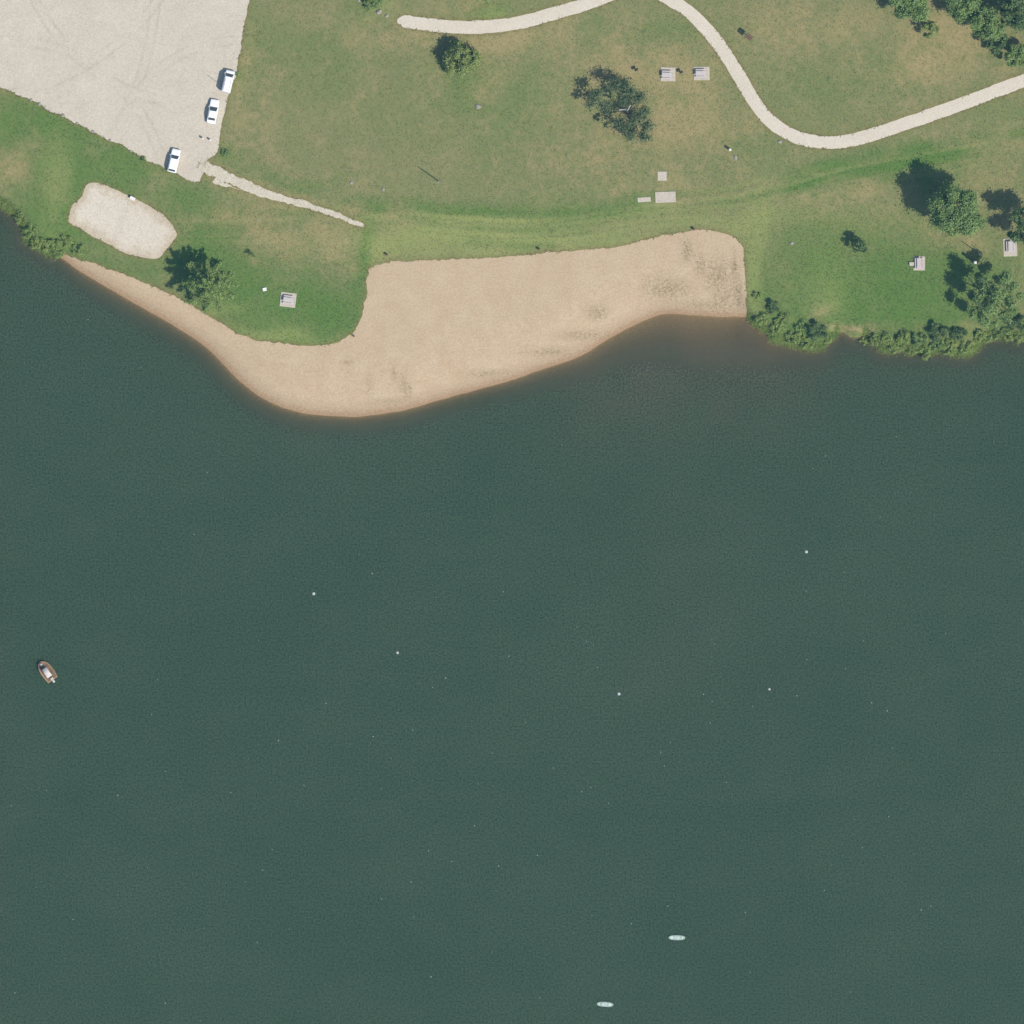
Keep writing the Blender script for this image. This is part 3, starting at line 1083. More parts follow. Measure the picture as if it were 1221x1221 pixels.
def tree(name, label, px, py, H, R, mat='leaf_green', clumps=16, per=26, size=0.19, crown_base=0.35, group=None, r0=None, lobes=None, cat='tree', seed=1, dens=1.0, shell=0.55):
    """px,py = crown centre in the photograph; lobes = optional [(px,py,z,r)] measured clumps"""
    rr = random.Random(seed)
    zc = H * (1 + crown_base) / 2
    c = W(px, py, zc + 1.0)
    base = Vector((c.x, c.y, zat(c.x, c.y)))
    root = empty(name, base)
    tag(root, label, cat, group)
    cs, rs = [], []
    if lobes:
        for lx, ly, lz, lr in lobes:
            q = W(lx, ly, lz + 1.0)
            cs.append((q.x - c.x, q.y - c.y, lz))
            rs.append(lr)
    else:
        hz = H * (1 - crown_base) / 2
        for i in range(clumps):
            # golden spiral with jitter, biased to the upper half
            t = (i + 0.5) / clumps
            zz = 1 - 1.7 * t
            a = i * 2.39996 + rr.uniform(-.4, .4)
            q = math.sqrt(max(0, 1 - zz * zz))
            k = rr.uniform(0.55, 0.80)
            cs.append((q * math.cos(a) * R * k, q * math.sin(a) * R * k, zc + zz * hz * k))
            rs.append(R * rr.uniform(0.26, 0.42))
    trunk_mesh(root, H * (0.62 if lobes else 0.85), r0 or 0.035 * H, [c_ for c_ in cs[::2]][:9])
    crown_mesh('crown', root, base, cs, rs, mat, per * dens, size, shell=shell)
    return root


def radiating_tree(label, px, py, H, R):
    """conifer whose boughs radiate like a star"""
    c = W(px, py, H * 0.6 + 1)
    base = Vector((c.x, c.y, zat(c.x, c.y)))
    root = empty('conifer_tree', base)
    tag(root, label, 'tree')
    mb = MB()
    mb.tube([(0, 0, -0.2), (0.05, 0.02, H * 0.5), (0, 0.05, H)], [0.28, 0.17, 0.03], 9)
    cs, rs = [], []
    rr = random.Random(5)
    tiers = [(0.40, 1.0, 10), (0.52, 1.0, 9), (0.66, 0.85, 9), (0.80, 0.60, 7), (0.92, 0.34, 6)]
    for ti, (hz, rad, n) in enumerate(tiers):
        for i in range(n):
            a = 2 * math.pi * (i + 0.5 * (ti % 2)) / n + rr.uniform(-.22, .22)
            L = R * rad * rr.uniform(0.72, 1.10)
            z0 = H * hz + rr.uniform(-.3, .3)
            tip = Vector((math.cos(a) * L, math.sin(a) * L, z0 + 0.12 * L))
            mb.tube([(0, 0, z0 - 0.1), tip * 0.5 + Vector((0, 0, z0 * 0.5 - 0.05)), tip], [0.09, 0.06, 0.02], 5)
            m = int(L / 0.42)
            for j in range(m):
                t = (j + 1.2) / (m + 0.2)
                if t < 0.22:
                    continue
                q = Vector((0, 0, z0)).lerp(tip, t)
                sd_ = rr.uniform(-.16, .16) * L * 0.5
                cs.append((q.x - math.sin(a) * sd_, q.y + math.cos(a) * sd_, q.z + rr.uniform(-.05, .15)))
                rs.append(0.26 + 0.26 * (1 - abs(t - 0.6)))
    cs.append((0, 0, H)); rs.append(0.35)
    mb.build('trunk', BARK, root, True)
    crown_mesh('crown', root, base, cs, rs, 'leaf_needle', 30, 0.14, 0.6, 0.35)
    return root


def shrub(label, px, py, r, h, mat='leaf_green', cat='shrub', group='shrubs along the lake shore', name='shrub', seed=0, per=34, size=0.13):
    rr = random.Random(seed * 17 + int(px))
    c = W(px, py, 0.6 + h * 0.5)
    base = Vector((c.x, c.y, max(zat(c.x, c.y), -0.1)))
    root = empty(name, base)
    tag(root, label, cat, group)
    cs, rs = [], []
    n = 5 + int(r * 3)
    for i in range(n):
        a = i * 2.4 + rr.uniform(-.5, .5)
        q = math.sqrt((i + 0.4) / n) * r * 0.85
        cs.append((math.cos(a) * q * rr.uniform(0.8, 1.25), math.sin(a) * q * rr.uniform(.7, 1.1), h * rr.uniform(0.35, 0.8) * (1 - 0.3 * q / r)))
        rs.append(r * rr.uniform(0.25, 0.42))
    mb = MB()
    for cc in cs[:6]:
        mb.tube([(cc[0] * .1, cc[1] * .1, -0.1), (cc[0] * .6, cc[1] * .6, cc[2] * .6), cc], [0.035, 0.025, 0.01], 5)
    mb.build('stems', BARK, root)
    crown_mesh('foliage', root, base, cs, rs, mat, per, size, 0.8, 0.4)
    return root


# ------------------------------------------------------------------ trees
radiating_tree('lone conifer with star-like radiating boughs beside the sand court', 249, 340, 9.8, 5.2)
tree('tree', 'small round green tree just below the white footpath', 549, 71, 4.6, 3.6, 'leaf_pale', 15, seed=2, crown_base=0.12, per=18)
tree('tree', 'tall dense tree casting a big oval shadow on the eastern lawn', 1141, 251, 11.6, 5.0, 'leaf_green', 24, seed=3, crown_base=0.35)
tree('tree', 'dark tree cut off by the right edge, above a picnic table', 1222, 272, 9.5, 3.6, 'leaf_dark', 14, seed=4,
     lobes=[(1212, 258, 7.5, 1.3), (1222, 266, 8.2, 1.6), (1212, 282, 6.2, 1.3), (1228, 285, 7, 1.7), (1238, 268, 7.5, 1.7), (1221, 252, 6.4, 1.0), (1205, 280, 5.0, 0.8), (1232, 254, 6.4, 1.2)])
tree('tree', 'broad many-lobed tree near the eastern shore, below the picnic table', 1185, 358, 10.5, 5, 'leaf_green', seed=6, r0=0.32,
     lobes=[(1176, 338, 8.2, 1.55), (1196, 332, 8.6, 1.45), (1207, 343, 7.5, 1.2), (1190, 350, 9.6, 1.7), (1170, 356, 7.8, 1.6), (1203, 360, 8.0, 1.5), (1160, 372, 6.4, 1.2),
            (1182, 368, 8.6, 1.7), (1198, 376, 6.6, 1.4), (1172, 382, 6.0, 1.3), (1208, 374, 6.0, 1.0), (1158, 352, 5.6, 0.9), (1186, 388, 4.8, 1.1), (1216, 352, 6.0, 0.9)])
tree('tree', 'small dark tree standing alone on the eastern lawn', 1025, 293, 4.4, 1.7, 'leaf_dark', 12, seed=7, crown_base=0.1, size=0.14, per=40)
tree('tree', 'sparse half-bare tree left of the two picnic tables', 752, 138, 6.5, 4, 'leaf_sparse', seed=8, per=9.5, size=0.18, r0=0.2, shell=0.1,
     lobes=[(722, 126, 4.4, 1.5), (712, 112, 4.7, 1.35), (733, 104, 5.0, 1.5), (749, 107, 5.2, 1.8), (762, 118, 5.4, 1.8), (768, 134, 5.4, 1.7), (774, 150, 4.8, 1.7), (768, 163, 4.0, 1.5),
            (750, 159, 3.2, 1.8), (737, 147, 3.8, 1.3), (757, 144, 5.4, 1.3), (704, 124, 4.0, 1.1), (724, 148, 3.0, 0.9), (743, 119, 4.8, 1.3)])
sparse = bpy.data.objects[[o.name for o in bpy.data.objects if o.get('label', '').startswith('sparse half-bare')][0]]
lp = [W(752, 138, 5.0), W(746, 130, 6.4), W(738, 131, 7.2)]
MB().tube([p - sparse.location for p in lp], [0.22, 0.18, 0.10], 8).build('bare_limb', PALE_BARK, sparse, True)
lp = [W(748, 132, 6.2), W(752, 125, 7.0)]
MB().tube([p - sparse.location for p in lp], [0.14, 0.07], 8).build('bare_limb', PALE_BARK, sparse, True)
# the grove in the top right corner
GG = 'trees of the grove in the top right corner'
tree('tree', 'leftmost tree of the top right grove, cut by the upper edge', 1086, 2, 8.5, 3.9, 'leaf_green', 15, seed=11, group=GG)
tree('tree', 'small pale young tree at the front of the top right grove', 1108, 35, 4.2, 1.9, 'leaf_pale', 9, seed=12, group=GG, crown_base=0.2)
tree('tree', 'middle tree of the top right grove at the upper edge', 1152, 2, 7.5, 3.8, 'leaf_green', 15, seed=13, group=GG)
tree('tree', 'tree overhanging the dry grass in the top right grove', 1177, 28, 8.5, 3.7, 'leaf_green', 15, seed=14, group=GG)
tree('tree', 'tall tree in the very top right corner', 1216, 12, 10.5, 4.4, 'leaf_dark', 17, seed=15, group=GG)
tree('tree', 'lower tree at the right edge, closest of the grove to the footpath', 1212, 66, 6.0, 2.6, 'leaf_green', 12, seed=16, group=GG, crown_base=0.2)
tree('tree', 'small tree below the middle of the grove, left of the right edge', 1190, 50, 5.5, 2.2, 'leaf_dark', 10, seed=18, group=GG, crown_base=0.2)
tree('tree', 'tree above the footpath, only its lower crown in the picture', 578, -16, 5.0, 3.0, 'leaf_pale', 12, seed=17)

# ------------------------------------------------------------------ shrubs along the shore
SH = [
    (903, 352, .9, .9, 'leaf_reed', 'small pale shrub at the east corner of the beach sand'),
    (922, 366, 1.5, 1.8, 'leaf_dark', 'dark round shrub just east of the beach'),
    (909, 380, 1.5, 1.0, 'leaf_reed', 'low shrub at the waterline where the beach ends'),
    (928, 390, 1.6, 1.0, 'leaf_reed', 'light green shrub between the beach end and the dark shoreline bush'),
    (946, 402, 1.6, 1.0, 'leaf_reed', 'low waterside shrub left of the dark bush on the point'),
    (975, 394, 2.0, 2.0, 'leaf_dark', 'large dark bush on the little point left of the bare bank'),
    (962, 408, 1.6, 0.9, 'leaf_reed', 'shrub at the tip of the little point'),
    (986, 403, 1.1, 0.8, 'leaf_reed', 'yellow-green shrub against the bare bank'),
    (1046, 405, 1.4, 0.9, 'leaf_reed', 'shrub right of the bare earth bank'),
    (1068, 414, 1.7, 1.0, 'leaf_reed', 'light shrub on the western end of the long shore thicket'),
    (1078, 402, 1.6, 1.6, 'leaf_reed', 'upper shrub at the western end of the long shore thicket'),
    (1096, 404, 1.6, 1.5, 'leaf_green', 'shrub left of the darkest bush of the thicket'),
    (1120, 396, 1.9, 2.4, 'leaf_dark', 'darkest and tallest bush of the eastern shore thicket'),
    (1143, 398, 1.6, 1.9, 'leaf_dark', 'dark bush right of the tallest thicket bush'),
    (1105, 416, 1.9, 1.0, 'leaf_reed', 'pale waterside shrub below the darkest thicket bush'),
    (1132, 415, 1.9, 1.0, 'leaf_reed', 'pale waterside shrub in the middle of the thicket'),
    (1152, 414, 1.5, 1.0, 'leaf_reed', 'easternmost pale shrub hanging over the water'),
    (1168, 400, 1.4, 1.0, 'leaf_reed', 'straw-tinged shrub under the broad many-lobed tree'),
    (1192, 396, 1.6, 1.2, 'leaf_green', 'shrub between the broad tree and the right edge'),
    (1214, 386, 1.9, 2.2, 'leaf_dark', 'dark bush at the right edge of the shore'),
    (1216, 402, 1.4, 1.0, 'leaf_reed', 'small waterside shrub at the right edge'),
    (1030, 408, 0.9, 0.7, 'leaf_reed', 'tiny shrub hanging over the bare bank'),
    (935, 377, 1.0, 0.8, 'leaf_reed', 'small pale shrub right of the dark round one east of the beach'),
    (955, 388, 1.2, 0.9, 'leaf_green', 'shrub just above the left flank of the little point'),
    (1058, 402, 1.2, 1.0, 'leaf_reed', 'small shrub between the bare bank and the shore thicket'),
    (1088, 417, 1.3, 0.8, 'leaf_reed', 'waterside shrub near the western end of the thicket'),
    (1118, 411, 1.4, 1.2, 'leaf_green', 'shrub directly below the darkest thicket bush'),
    (1180, 401, 1.3, 0.9, 'leaf_reed', 'pale shrub where the shore turns back under the broad tree'),
    (1203, 400, 1.3, 0.9, 'leaf_reed', 'pale waterside shrub just left of the right edge'),
    (24, 258, 1.3, 0.9, 'leaf_reed', 'small reed clump at the left edge of the western shore'),
    (36, 276, 1.5, 1.0, 'leaf_reed', 'light reed clump below the straw patch on the western shore'),
    (46, 290, 1.7, 1.2, 'leaf_reed', 'reed clump at the bend of the western shore'),
    (62, 292, 1.6, 1.3, 'leaf_reed', 'middle reed clump below the sand court'),
    (78, 288, 1.5, 1.3, 'leaf_reed', 'upper reed clump below the left end of the sand court'),
    (70, 302, 1.3, 0.9, 'leaf_reed', 'pale reed clump where the sand strip begins'),
    (93, 298, 1.3, 1.0, 'leaf_reed', 'easternmost reed clump under the sand court'),
]
for i, (x, y, r, h, mt, lb) in enumerate(SH):
    shrub(lb, x, y, r, h, mt, seed=i, name='reed_clump' if 'reed' in lb else 'shrub', cat='reeds' if 'reed' in lb else 'shrub')
shrub('shrub between the white stones at the upper edge', 444, 2, 1.7, 1.4, 'leaf_green', seed=60, group=None)
shrub('dark young sapling alone above the lawn picnic table', 300, 303, 0.75, 2.0, 'leaf_dark', 'sapling', None, 'sapling', 61, 40, 0.1)
shrub('green weed clump beside the boxy white car', 284, 88, 0.6, 0.5, 'leaf_reed', 'weeds', 'weed clumps by the parking lot', 'weed_clump', 62)
shrub('weed clump on the lower edge of the parking lot', 171, 189, 0.7, 0.5, 'leaf_green', 'weeds', 'weed clumps by the parking lot', 'weed_clump', 63)
shrub('weed clump in the gravel corner right of the white posts', 268, 182, 0.9, 0.5, 'leaf_green', 'weeds', 'weed clumps by the parking lot', 'weed_clump', 64)


# sparse weeds scattered on the sand
def beach_weeds():
    Vs, R_, K_ = [], [], []
    for x, y, rx, ry in WEED:
        n = int(rx * ry * 0.14)
        q = np.column_stack([RNG.normal(0, rx * S * 0.5, n), RNG.normal(0, ry * S * 0.5, n)])
        c = W(x, y, .5)
        q += np.array([c.x, c.y])
        q = q[shore_d(q) > 0.3]
        if not len(q):
            continue
        zz = terrain(q) + 0.03
        for k in range(4):
            th = RNG.uniform(0, 6.283, len(q))
            L = RNG.uniform(0.06, 0.18, len(q))
            w = 0.035
            cth, sth = np.cos(th), np.sin(th)
            a = np.column_stack([q[:, 0] - sth * w, q[:, 1] + cth * w, zz])
            b = np.column_stack([q[:, 0] + sth * w, q[:, 1] - cth * w, zz])
            t = np.column_stack([q[:, 0] + cth * L, q[:, 1] + sth * L, zz + L * 0.8])
            Vs.append(np.stack([a, b, t], 1).reshape(-1, 3))
            R_.append(np.repeat(RNG.random(len(q)), 3))
            K_.append(np.repeat(RNG.random(len(q)), 3))
    V = np.concatenate(Vs)
    me = numpy_mesh('beach_weeds', V, np.arange(len(V)).reshape(-1, 3))
    set_attr(me, 'rnd', np.concatenate(R_))
    set_attr(me, 'clump', np.concatenate(K_))
    tag(link('beach_weeds', me, 'dry_weed'), 'thin straw-coloured weeds scattered over the beach sand', 'weeds', kind='stuff')


beach_weeds()


def bank_grass():
    """tall waterside grass making one soft fringe along the natural banks"""
    sc = resample(shore_core, 0.12)
    bk = (sc[:, 0] < W(72, 0).x) | (sc[:, 0] > W(893, 0).x)
    bk &= ~((sc[:, 0] > W(1000, 0).x) & (sc[:, 0] < W(1030, 0).x))
    sc = sc[bk & (np.abs(sc[:, 0]) < 99)]
    Q = np.repeat(sc, 9, 0)
    Q = Q + RNG.normal(0, 0.25, Q.shape)
    Q[:, 1] += RNG.uniform(-0.5, 1.9, len(Q)) * (0.7 + 0.5 * vnoise(Q, 2.5, 121))
    Q = Q[(shore_d(Q) > -0.7) & (BEACH_R(Q) < 0)]
    zz = np.maximum(terrain(Q), -0.05)
    Vs = []
    for k in range(3):
        th = RNG.uniform(0, 6.283, len(Q))
        h = RNG.uniform(0.18, 0.55, len(Q))
        w = RNG.uniform(0.03, 0.07, len(Q))
        c, s_ = np.cos(th), np.sin(th)
        ln = h * RNG.uniform(0.4, 1.1, len(Q))
        a = np.column_stack([Q[:, 0] - s_ * w, Q[:, 1] + c * w, zz])
        b = np.column_stack([Q[:, 0] + s_ * w, Q[:, 1] - c * w, zz])
        t = np.column_stack([Q[:, 0] + c * ln, Q[:, 1] + s_ * ln, zz + h])
        Vs.append(np.stack([a, b, t], 1).reshape(-1, 3))
    V = np.concatenate(Vs)
    me = numpy_mesh('bank_grass', V, np.arange(len(V)).reshape(-1, 3))
    kk = np.clip(0.5 + 0.5 * vnoise(Q, 1.6, 122), 0, 1)
    set_attr(me, 'rnd', np.repeat(RNG.random(len(V) // 3), 3))
    set_attr(me, 'clump', np.repeat(np.tile(kk, 3), 3))
    tag(link('bank_grass', me, 'leaf_reed'), 'bright green waterside grass fringing the natural banks', 'grass', kind='stuff')


bank_grass()

# ------------------------------------------------------------------ cars
WHITE = simple('white_paint', (0.78, 0.79, 0.80), 0.25, 0.03, 2, 0.5)
GLASS = simple('dark_glass', (0.06, 0.07, 0.075), 0.12, 0.1, 3, 0.5)
RUBBER = simple('rubber', (0.02, 0.02, 0.02), 0.85, 0.2, 12, 0.2)
RIM = simple('rim_metal', (0.45, 0.45, 0.46), 0.35, 0.1, 8, 0.5, 0.8)
LAMP = simple('lamp_glass', (0.6, 0.62, 0.62), 0.15, 0.05, 8, 0.5)
REDL = simple('red_lens', (0.25, 0.02, 0.02), 0.2, 0.1, 8, 0.5)
BLACK = simple('black_trim', (0.03, 0.03, 0.032), 0.6, 0.2, 8, 0.3)


def car(label, px, py, heading, L, Wd, H, kind):
    c = W(px, py, 1.9)
    root = empty('parked_car', (c.x, c.y, zat(c.x, c.y) + 0.03), heading)
    tag(root, label, 'car', 'white cars on the parking lot')
    hw = Wd / 2
    belt = H * (0.62 if kind != 'van' else 0.60)
    hood = belt * (0.93 if kind != 'van' else 0.96)
    # body loft: stations front to back (x, half width, top height)
    if kind == 'sedan':
        st = [(.50, .70, .56), (.475, .88, .70), (.42, .97, .80), (.25, 1.0, .95), (.16, 1.0, 1.0), (-.30, 1.0, 1.02), (-.36, .99, 1.0), (-.45, .95, .97), (-.485, .88, .90), (-.50, .74, .72)]
        cab = (.20, .03, -.24, -.36)
    elif kind == 'suv':
        st = [(.50, .74, .60), (.475, .90, .80), (.42, .98, .90), (.24, 1.0, 1.0), (-.40, 1.0, 1.02), (-.46, .98, 1.0), (-.49, .93, .95), (-.50, .82, .85)]
        cab = (.24, .09, -.36, -.46)
    else:
        st = [(.50, .80, .62), (.48, .93, .85), (.43, .99, .95), (.30, 1.0, 1.0), (-.46, 1.0, 1.02), (-.49, .96, 1.0), (-.50, .90, .92)]
        cab = (.36, .22, -.46, -.49)
    secs = []
    for x, w, t in st:
        zt, w = belt * t, hw * w
        half = [(w * .80, .22), (w * .97, .30), (w, belt * .55), (w * .975, zt * .88), (w * .90, zt * .97), (w * .70, zt * 1.0), (0, zt * 1.03)]
        ring = [(x * L, y, z) for y, z in half] + [(x * L, -y, z) for y, z in half[-2::-1]]
        secs.append(ring)
    body = MB().loft(secs).build('body', WHITE, root, True)
    # greenhouse
    a, b, cc, dd = [v * L for v in cab]
    zb, zt = belt * 0.985, H
    w1, w2 = hw * 0.92, hw * 0.74
    core = MB()
    core.loft([[(a, w1, zb), (b, w2, zt - .02), (cc, w2, zt - .02), (dd, w1, zb)], [(a, -w1, zb), (b, -w2, zt - .02), (cc, -w2, zt - .02), (dd, -w1, zb)]])
    core.build('cabin', WHITE, root)
    rf = MB().box(((b + cc) / 2, 0, zt - 0.01), (b - cc, w2 * 2, 0.07), bevel=0.03).build('roof', WHITE, root, True)
    if kind == 'van':
        for s in (-1, 1):
            MB().box(((b + cc) / 2 - .1, s * w2 * .8, zt + 0.05), ((b - cc) * .8, 0.04, 0.03)).build('roof_rail', BLACK, root)

    def panel(name, pts, mat, inset=0.10):
        pts = [Vector(p) for p in pts]
        ce = sum(pts, Vector()) / len(pts)
        q = [p.lerp(ce, inset) for p in pts]
        nrm = (q[1] - q[0]).cross(q[2] - q[0]).normalized()
        q = [p + nrm * 0.004 for p in q]
        return MB().quad(q, 0.006).build(name, mat, root)

    panel('windshield', [(a, -w1, zb), (a, w1, zb), (b, w2, zt - .03), (b, -w2, zt - .03)], GLASS, .07)
    panel('rear_window', [(dd, w1, zb), (dd, -w1, zb), (cc, -w2, zt - .03), (cc, w2, zt - .03)], GLASS, .12)
    for s in (-1, 1):
        for u, v in ((0.02, 0.50), (0.52, 0.97)):
            lo0, lo1 = a + (dd - a) * u, a + (dd - a) * v
            hi0, hi1 = b + (cc - b) * u, b + (cc - b) * v
            q = [(lo0, s * w1, zb), (lo1, s * w1, zb), (hi1, s * w2, zt - .03), (hi0, s * w2, zt - .03)]
            if s > 0:
                q = q[::-1]
            panel('side_window', q, GLASS, .10)
        MB().box((a - .1, s * (hw + .07), belt * 1.02), (0.12, 0.18, 0.12), bevel=0.03).build('mirror', WHITE, root, True)
        MB().box((.478 * L, s * hw * .68, belt * .66), (0.10, hw * .36, 0.13), bevel=0.03).build('headlight', LAMP, root)
        MB().box((-.487 * L, s * hw * .74, belt * .80), (0.06, hw * .26, 0.16), bevel=0.02).build('taillight', REDL, root)
        for x in (.31, -.30):
            wh = MB().tube([(x * L, s * (hw - .20), .32), (x * L, s * (hw + .005), .32)], [.32, .32], 18).build('wheel', RUBBER, root)
            MB().tube([(x * L, s * (hw - .02), .32), (x * L, s * (hw + .012), .32)], [.20, .19], 14).build('rim', RIM, wh)
    MB().box((.497 * L, 0, .36), (0.06, hw * 1.3, 0.16), bevel=0.02).build('front_bumper', BLACK, root)
    MB().box((-.500 * L, 0, .40), (0.05, hw * 1.4, 0.14), bevel=0.02).build('rear_bumper', BLACK, root)
    return root


A = math.radians
car('white hatchback with dark windshield at the lower corner of the lot', 207.5, 191.5, A(77), 4.5, 1.78, 1.47, 'suv')
car('white sedan with hood, roof and trunk distinct, middle of three parked cars', 254, 133, A(79.5), 4.7, 1.8, 1.45, 'sedan')
car('tall boxy white van, uppermost of the three parked cars', 272, 97, A(77), 4.3, 1.8, 1.95, 'van')

# ------------------------------------------------------------------ picnic places
WOOD = simple('weathered_wood', (0.46, 0.42, 0.405), 0.85, 0.12, 4, 0.15, bmp=0.2)
METAL = simple('grey_metal', (0.32, 0.33, 0.34), 0.5, 0.15, 8, 0.4, 0.6)
DARKMETAL = simple('black_iron', (0.035, 0.032, 0.03), 0.7, 0.3, 10, 0.3)
BROWN = simple('brown_timber', (0.14, 0.095, 0.06), 0.85, 0.25, 6, 0.15, bmp=0.3)


def pad(label, px, py, w, h, rz=0.0, group='concrete pads on the lawn'):
    c = W(px, py, 1.2)
    z0 = zat(c.x, c.y)
    mb = MB().box((0, 0, 0), (w, h, 0.16), bevel=0.015)
    o = mb.build('concrete_pad', 'pad_concrete')
    o.location = (c.x, c.y, z0 + 0.03)
    o.rotation_euler = (0, 0, rz)
    tag(o, label, 'concrete pad', group)
    PADS.append((c.x, c.y, max(w, h) / 2))
    return Vector((c.x, c.y, z0 + 0.11))


def picnic_table(label, loc, rz, wood=WOOD, L=1.85):
    root = empty('picnic_table', loc, rz)
    tag(root, label, 'picnic table', 'picnic tables')
    for i in range(6):
        MB().box((0, (i - 2.5) * 0.150, 0.75), (L, 0.142, 0.04), bevel=0.006).build('top_plank', wood, root)
    for s in (-1, 1):
        for k in (0, 1):
            MB().box((0, s * (0.60 + k * 0.148), 0.45), (L, 0.14, 0.04), bevel=0.006).build('seat_plank', wood, root)
        for q in (-1, 1):
            a = Vector((s * L * .34, q * 0.22, 0.72))
            b = Vector((s * L * .34, q * 0.62, 0.0))
            MB().tube([a, b], [0.035, 0.035], 6).build('leg', METAL, root)
        MB().box((s * L * .34, 0, 0.41), (0.05, 1.55, 0.05)).build('cross_brace', METAL, root)
    return root


def off(p, dx, dy):
    return Vector((p.x + dx, p.y + dy, p.z))


PINK = simple('pinkish_wood', (0.46, 0.40, 0.38), 0.85, 0.15, 4, 0.15, bmp=0.3)
g = pad('concrete pad of the left picnic table beside the sparse tree', 796.5, 88.5, 2.8, 2.65, A(-1))
picnic_table('left of the two picnic tables inside the bend of the footpath', off(g, -.25, -.1), A(-2))
g = pad('concrete pad of the right picnic table near the footpath bend', 836.5, 87.5, 3.0, 2.55, A(1))
picnic_table('right of the two picnic tables, nearest the footpath bend', off(g, -.2, .05), A(1))
g = pad('concrete pad on the lush lawn beside the beach', 343.5, 357.5, 3.0, 2.75, A(-7))
picnic_table('grey picnic table on the lush lawn west of the beach', off(g, 0.05, 0.05), A(-7))
g = pad('concrete pad in the middle of the eastern lawn', 1096, 314, 2.2, 2.7, A(0))
picnic_table('pinkish picnic table alone on the eastern lawn', off(g, 0, 0), A(92), PINK, 2.1)
g = pad('concrete pad by the right edge under the dark tree', 1204.5, 295, 2.6, 3.4, A(2))
picnic_table('picnic table by the right edge under the dark tree', off(g, 0.05, 0.15), A(92), WOOD, 2.1)
pad('small square concrete slab above the larger slab', 789.5, 210, 1.75, 1.75, 0, 'bare concrete slabs above the beach')
pad('largest bare concrete slab above the beach', 793.5, 235, 3.9, 2.05, A(2), 'bare concrete slabs above the beach')
pad('narrow concrete slab left of the largest slab', 768, 238, 2.5, 0.9, A(4), 'bare concrete slabs above the beach')
o = MB().box((0, 0, 0.1), (0.9, 0.7, 0.42), bevel=0.05).build('concrete_block', 'pad_concrete')
c = W(1087, 314.5); o.location = (c.x, c.y, zat(c.x, c.y)); tag(o, 'small pale concrete block left of the eastern lawn picnic table', 'block')


def grill(label, px, py):
    c = W(px, py, 1.7)
    root = empty('park_grill', (c.x, c.y, zat(c.x, c.y)), A(20))
    tag(root, label, 'grill', 'park grills')
    MB().tube([(0, 0, -.1), (0, 0, .75)], [.045, .045], 8).build('post', DARKMETAL, root)
    mb = MB()
    mb.box((0, 0, .76), (.65, .48, .03))
    for s in (-1, 1):
        mb.box((s * .325, 0, .88), (.02, .48, .24))
    mb.box((0, .24, .88), (.65, .02, .24))
    mb.build('firebox', DARKMETAL, root)
    mb = MB()
    for i in range(9):
        mb.box((-.28 + i * .07, 0, .93), (.014, .46, .014))
    mb.build('grate', DARKMETAL, root)
    return root


grill('black park grill on a post between the two upper picnic tables', 812, 86)
grill('black park grill left of the two upper picnic tables', 758.5, 83)


def kiosk(label, px, py, rz):
    c = W(px, py, 3.2)
    root = empty('sign_kiosk', (c.x, c.y, zat(c.x, c.y)), rz)
    tag(root, label, 'sign')
    for s in (-1, 1):
        MB().box((s * .55, 0, 1.05), (.12, .12, 2.3)).build('post', BROWN, root)
    MB().box((0, .0, 1.45), (1.0, .06, .95)).build('board', BROWN, root)
    for s in (-1, 1):
        rot = Matrix.Rotation(s * A(-28), 4, 'X')
        MB().box((0, s * .26, 2.23), (1.35, .55, .05), rot=rot).build('roof_slope', BROWN, root)
    return root


kiosk('brown roofed sign board beside the upper bend of the footpath', 893, 44, A(-38))


# ------------------------------------------------------------------ posts, boxes, stones
def pole(label, px, py, H, r=0.075, mat=WOOD, name='pole'):
    c = W(px, py, 1.2)
    root = empty(name, (c.x, c.y, zat(c.x, c.y)))
    tag(root, label, 'pole', 'tall slim poles')
    MB().tube([(0, 0, -.3), (0, 0, H * .5), (0, 0, H)], [r, r * .9, r * .75], 10).build('shaft', mat, root, True)
    MB().lathe([(r * .8, H), (r * 1.0, H + .02), (r * 1.0, H + .06), (r * .3, H + .1)], 10).build('cap', METAL, root)
    return root


pole('slim pole in the lot between the van and the sedan', 261.5, 99.5, 3.7, 0.05, METAL)
pole('slim pole alone in the middle of the wide lawn', 522.5, 215.5, 6.0, 0.11)
pole('slim pole below the tall dense tree on the eastern lawn', 1166.5, 301.5, 5.0, 0.10)
WPOST = simple('white_post_paint', (0.64, 0.63, 0.59), 0.5, 0.08, 8, 0.3)


def post(label, px, py, H, w, mat, name='marker_post', group=None, cat='post', cap=None):
    c = W(px, py, 1.1 + H)
    root = empty(name, (c.x, c.y, zat(c.x, c.y)), random.uniform(0, .6))
    tag(root, label, cat, group)
    MB().box((0, 0, H * .5 - .1), (w, w, H + .2), bevel=w * .12).build('shaft', mat, root)
    MB().loft([[(x * w * .58, y * w * .58, H) for x, y in ((1, 1), (-1, 1), (-1, -1), (1, -1))],
               [(x * w * .58, y * w * .58, H + w * .12) for x, y in ((1, 1), (-1, 1), (-1, -1), (1, -1))],
               [(x * w * .2, y * w * .2, H + w * .3) for x, y in ((1, 1), (-1, 1), (-1, -1), (1, -1))]]).build('cap', cap or mat, root)
    return root


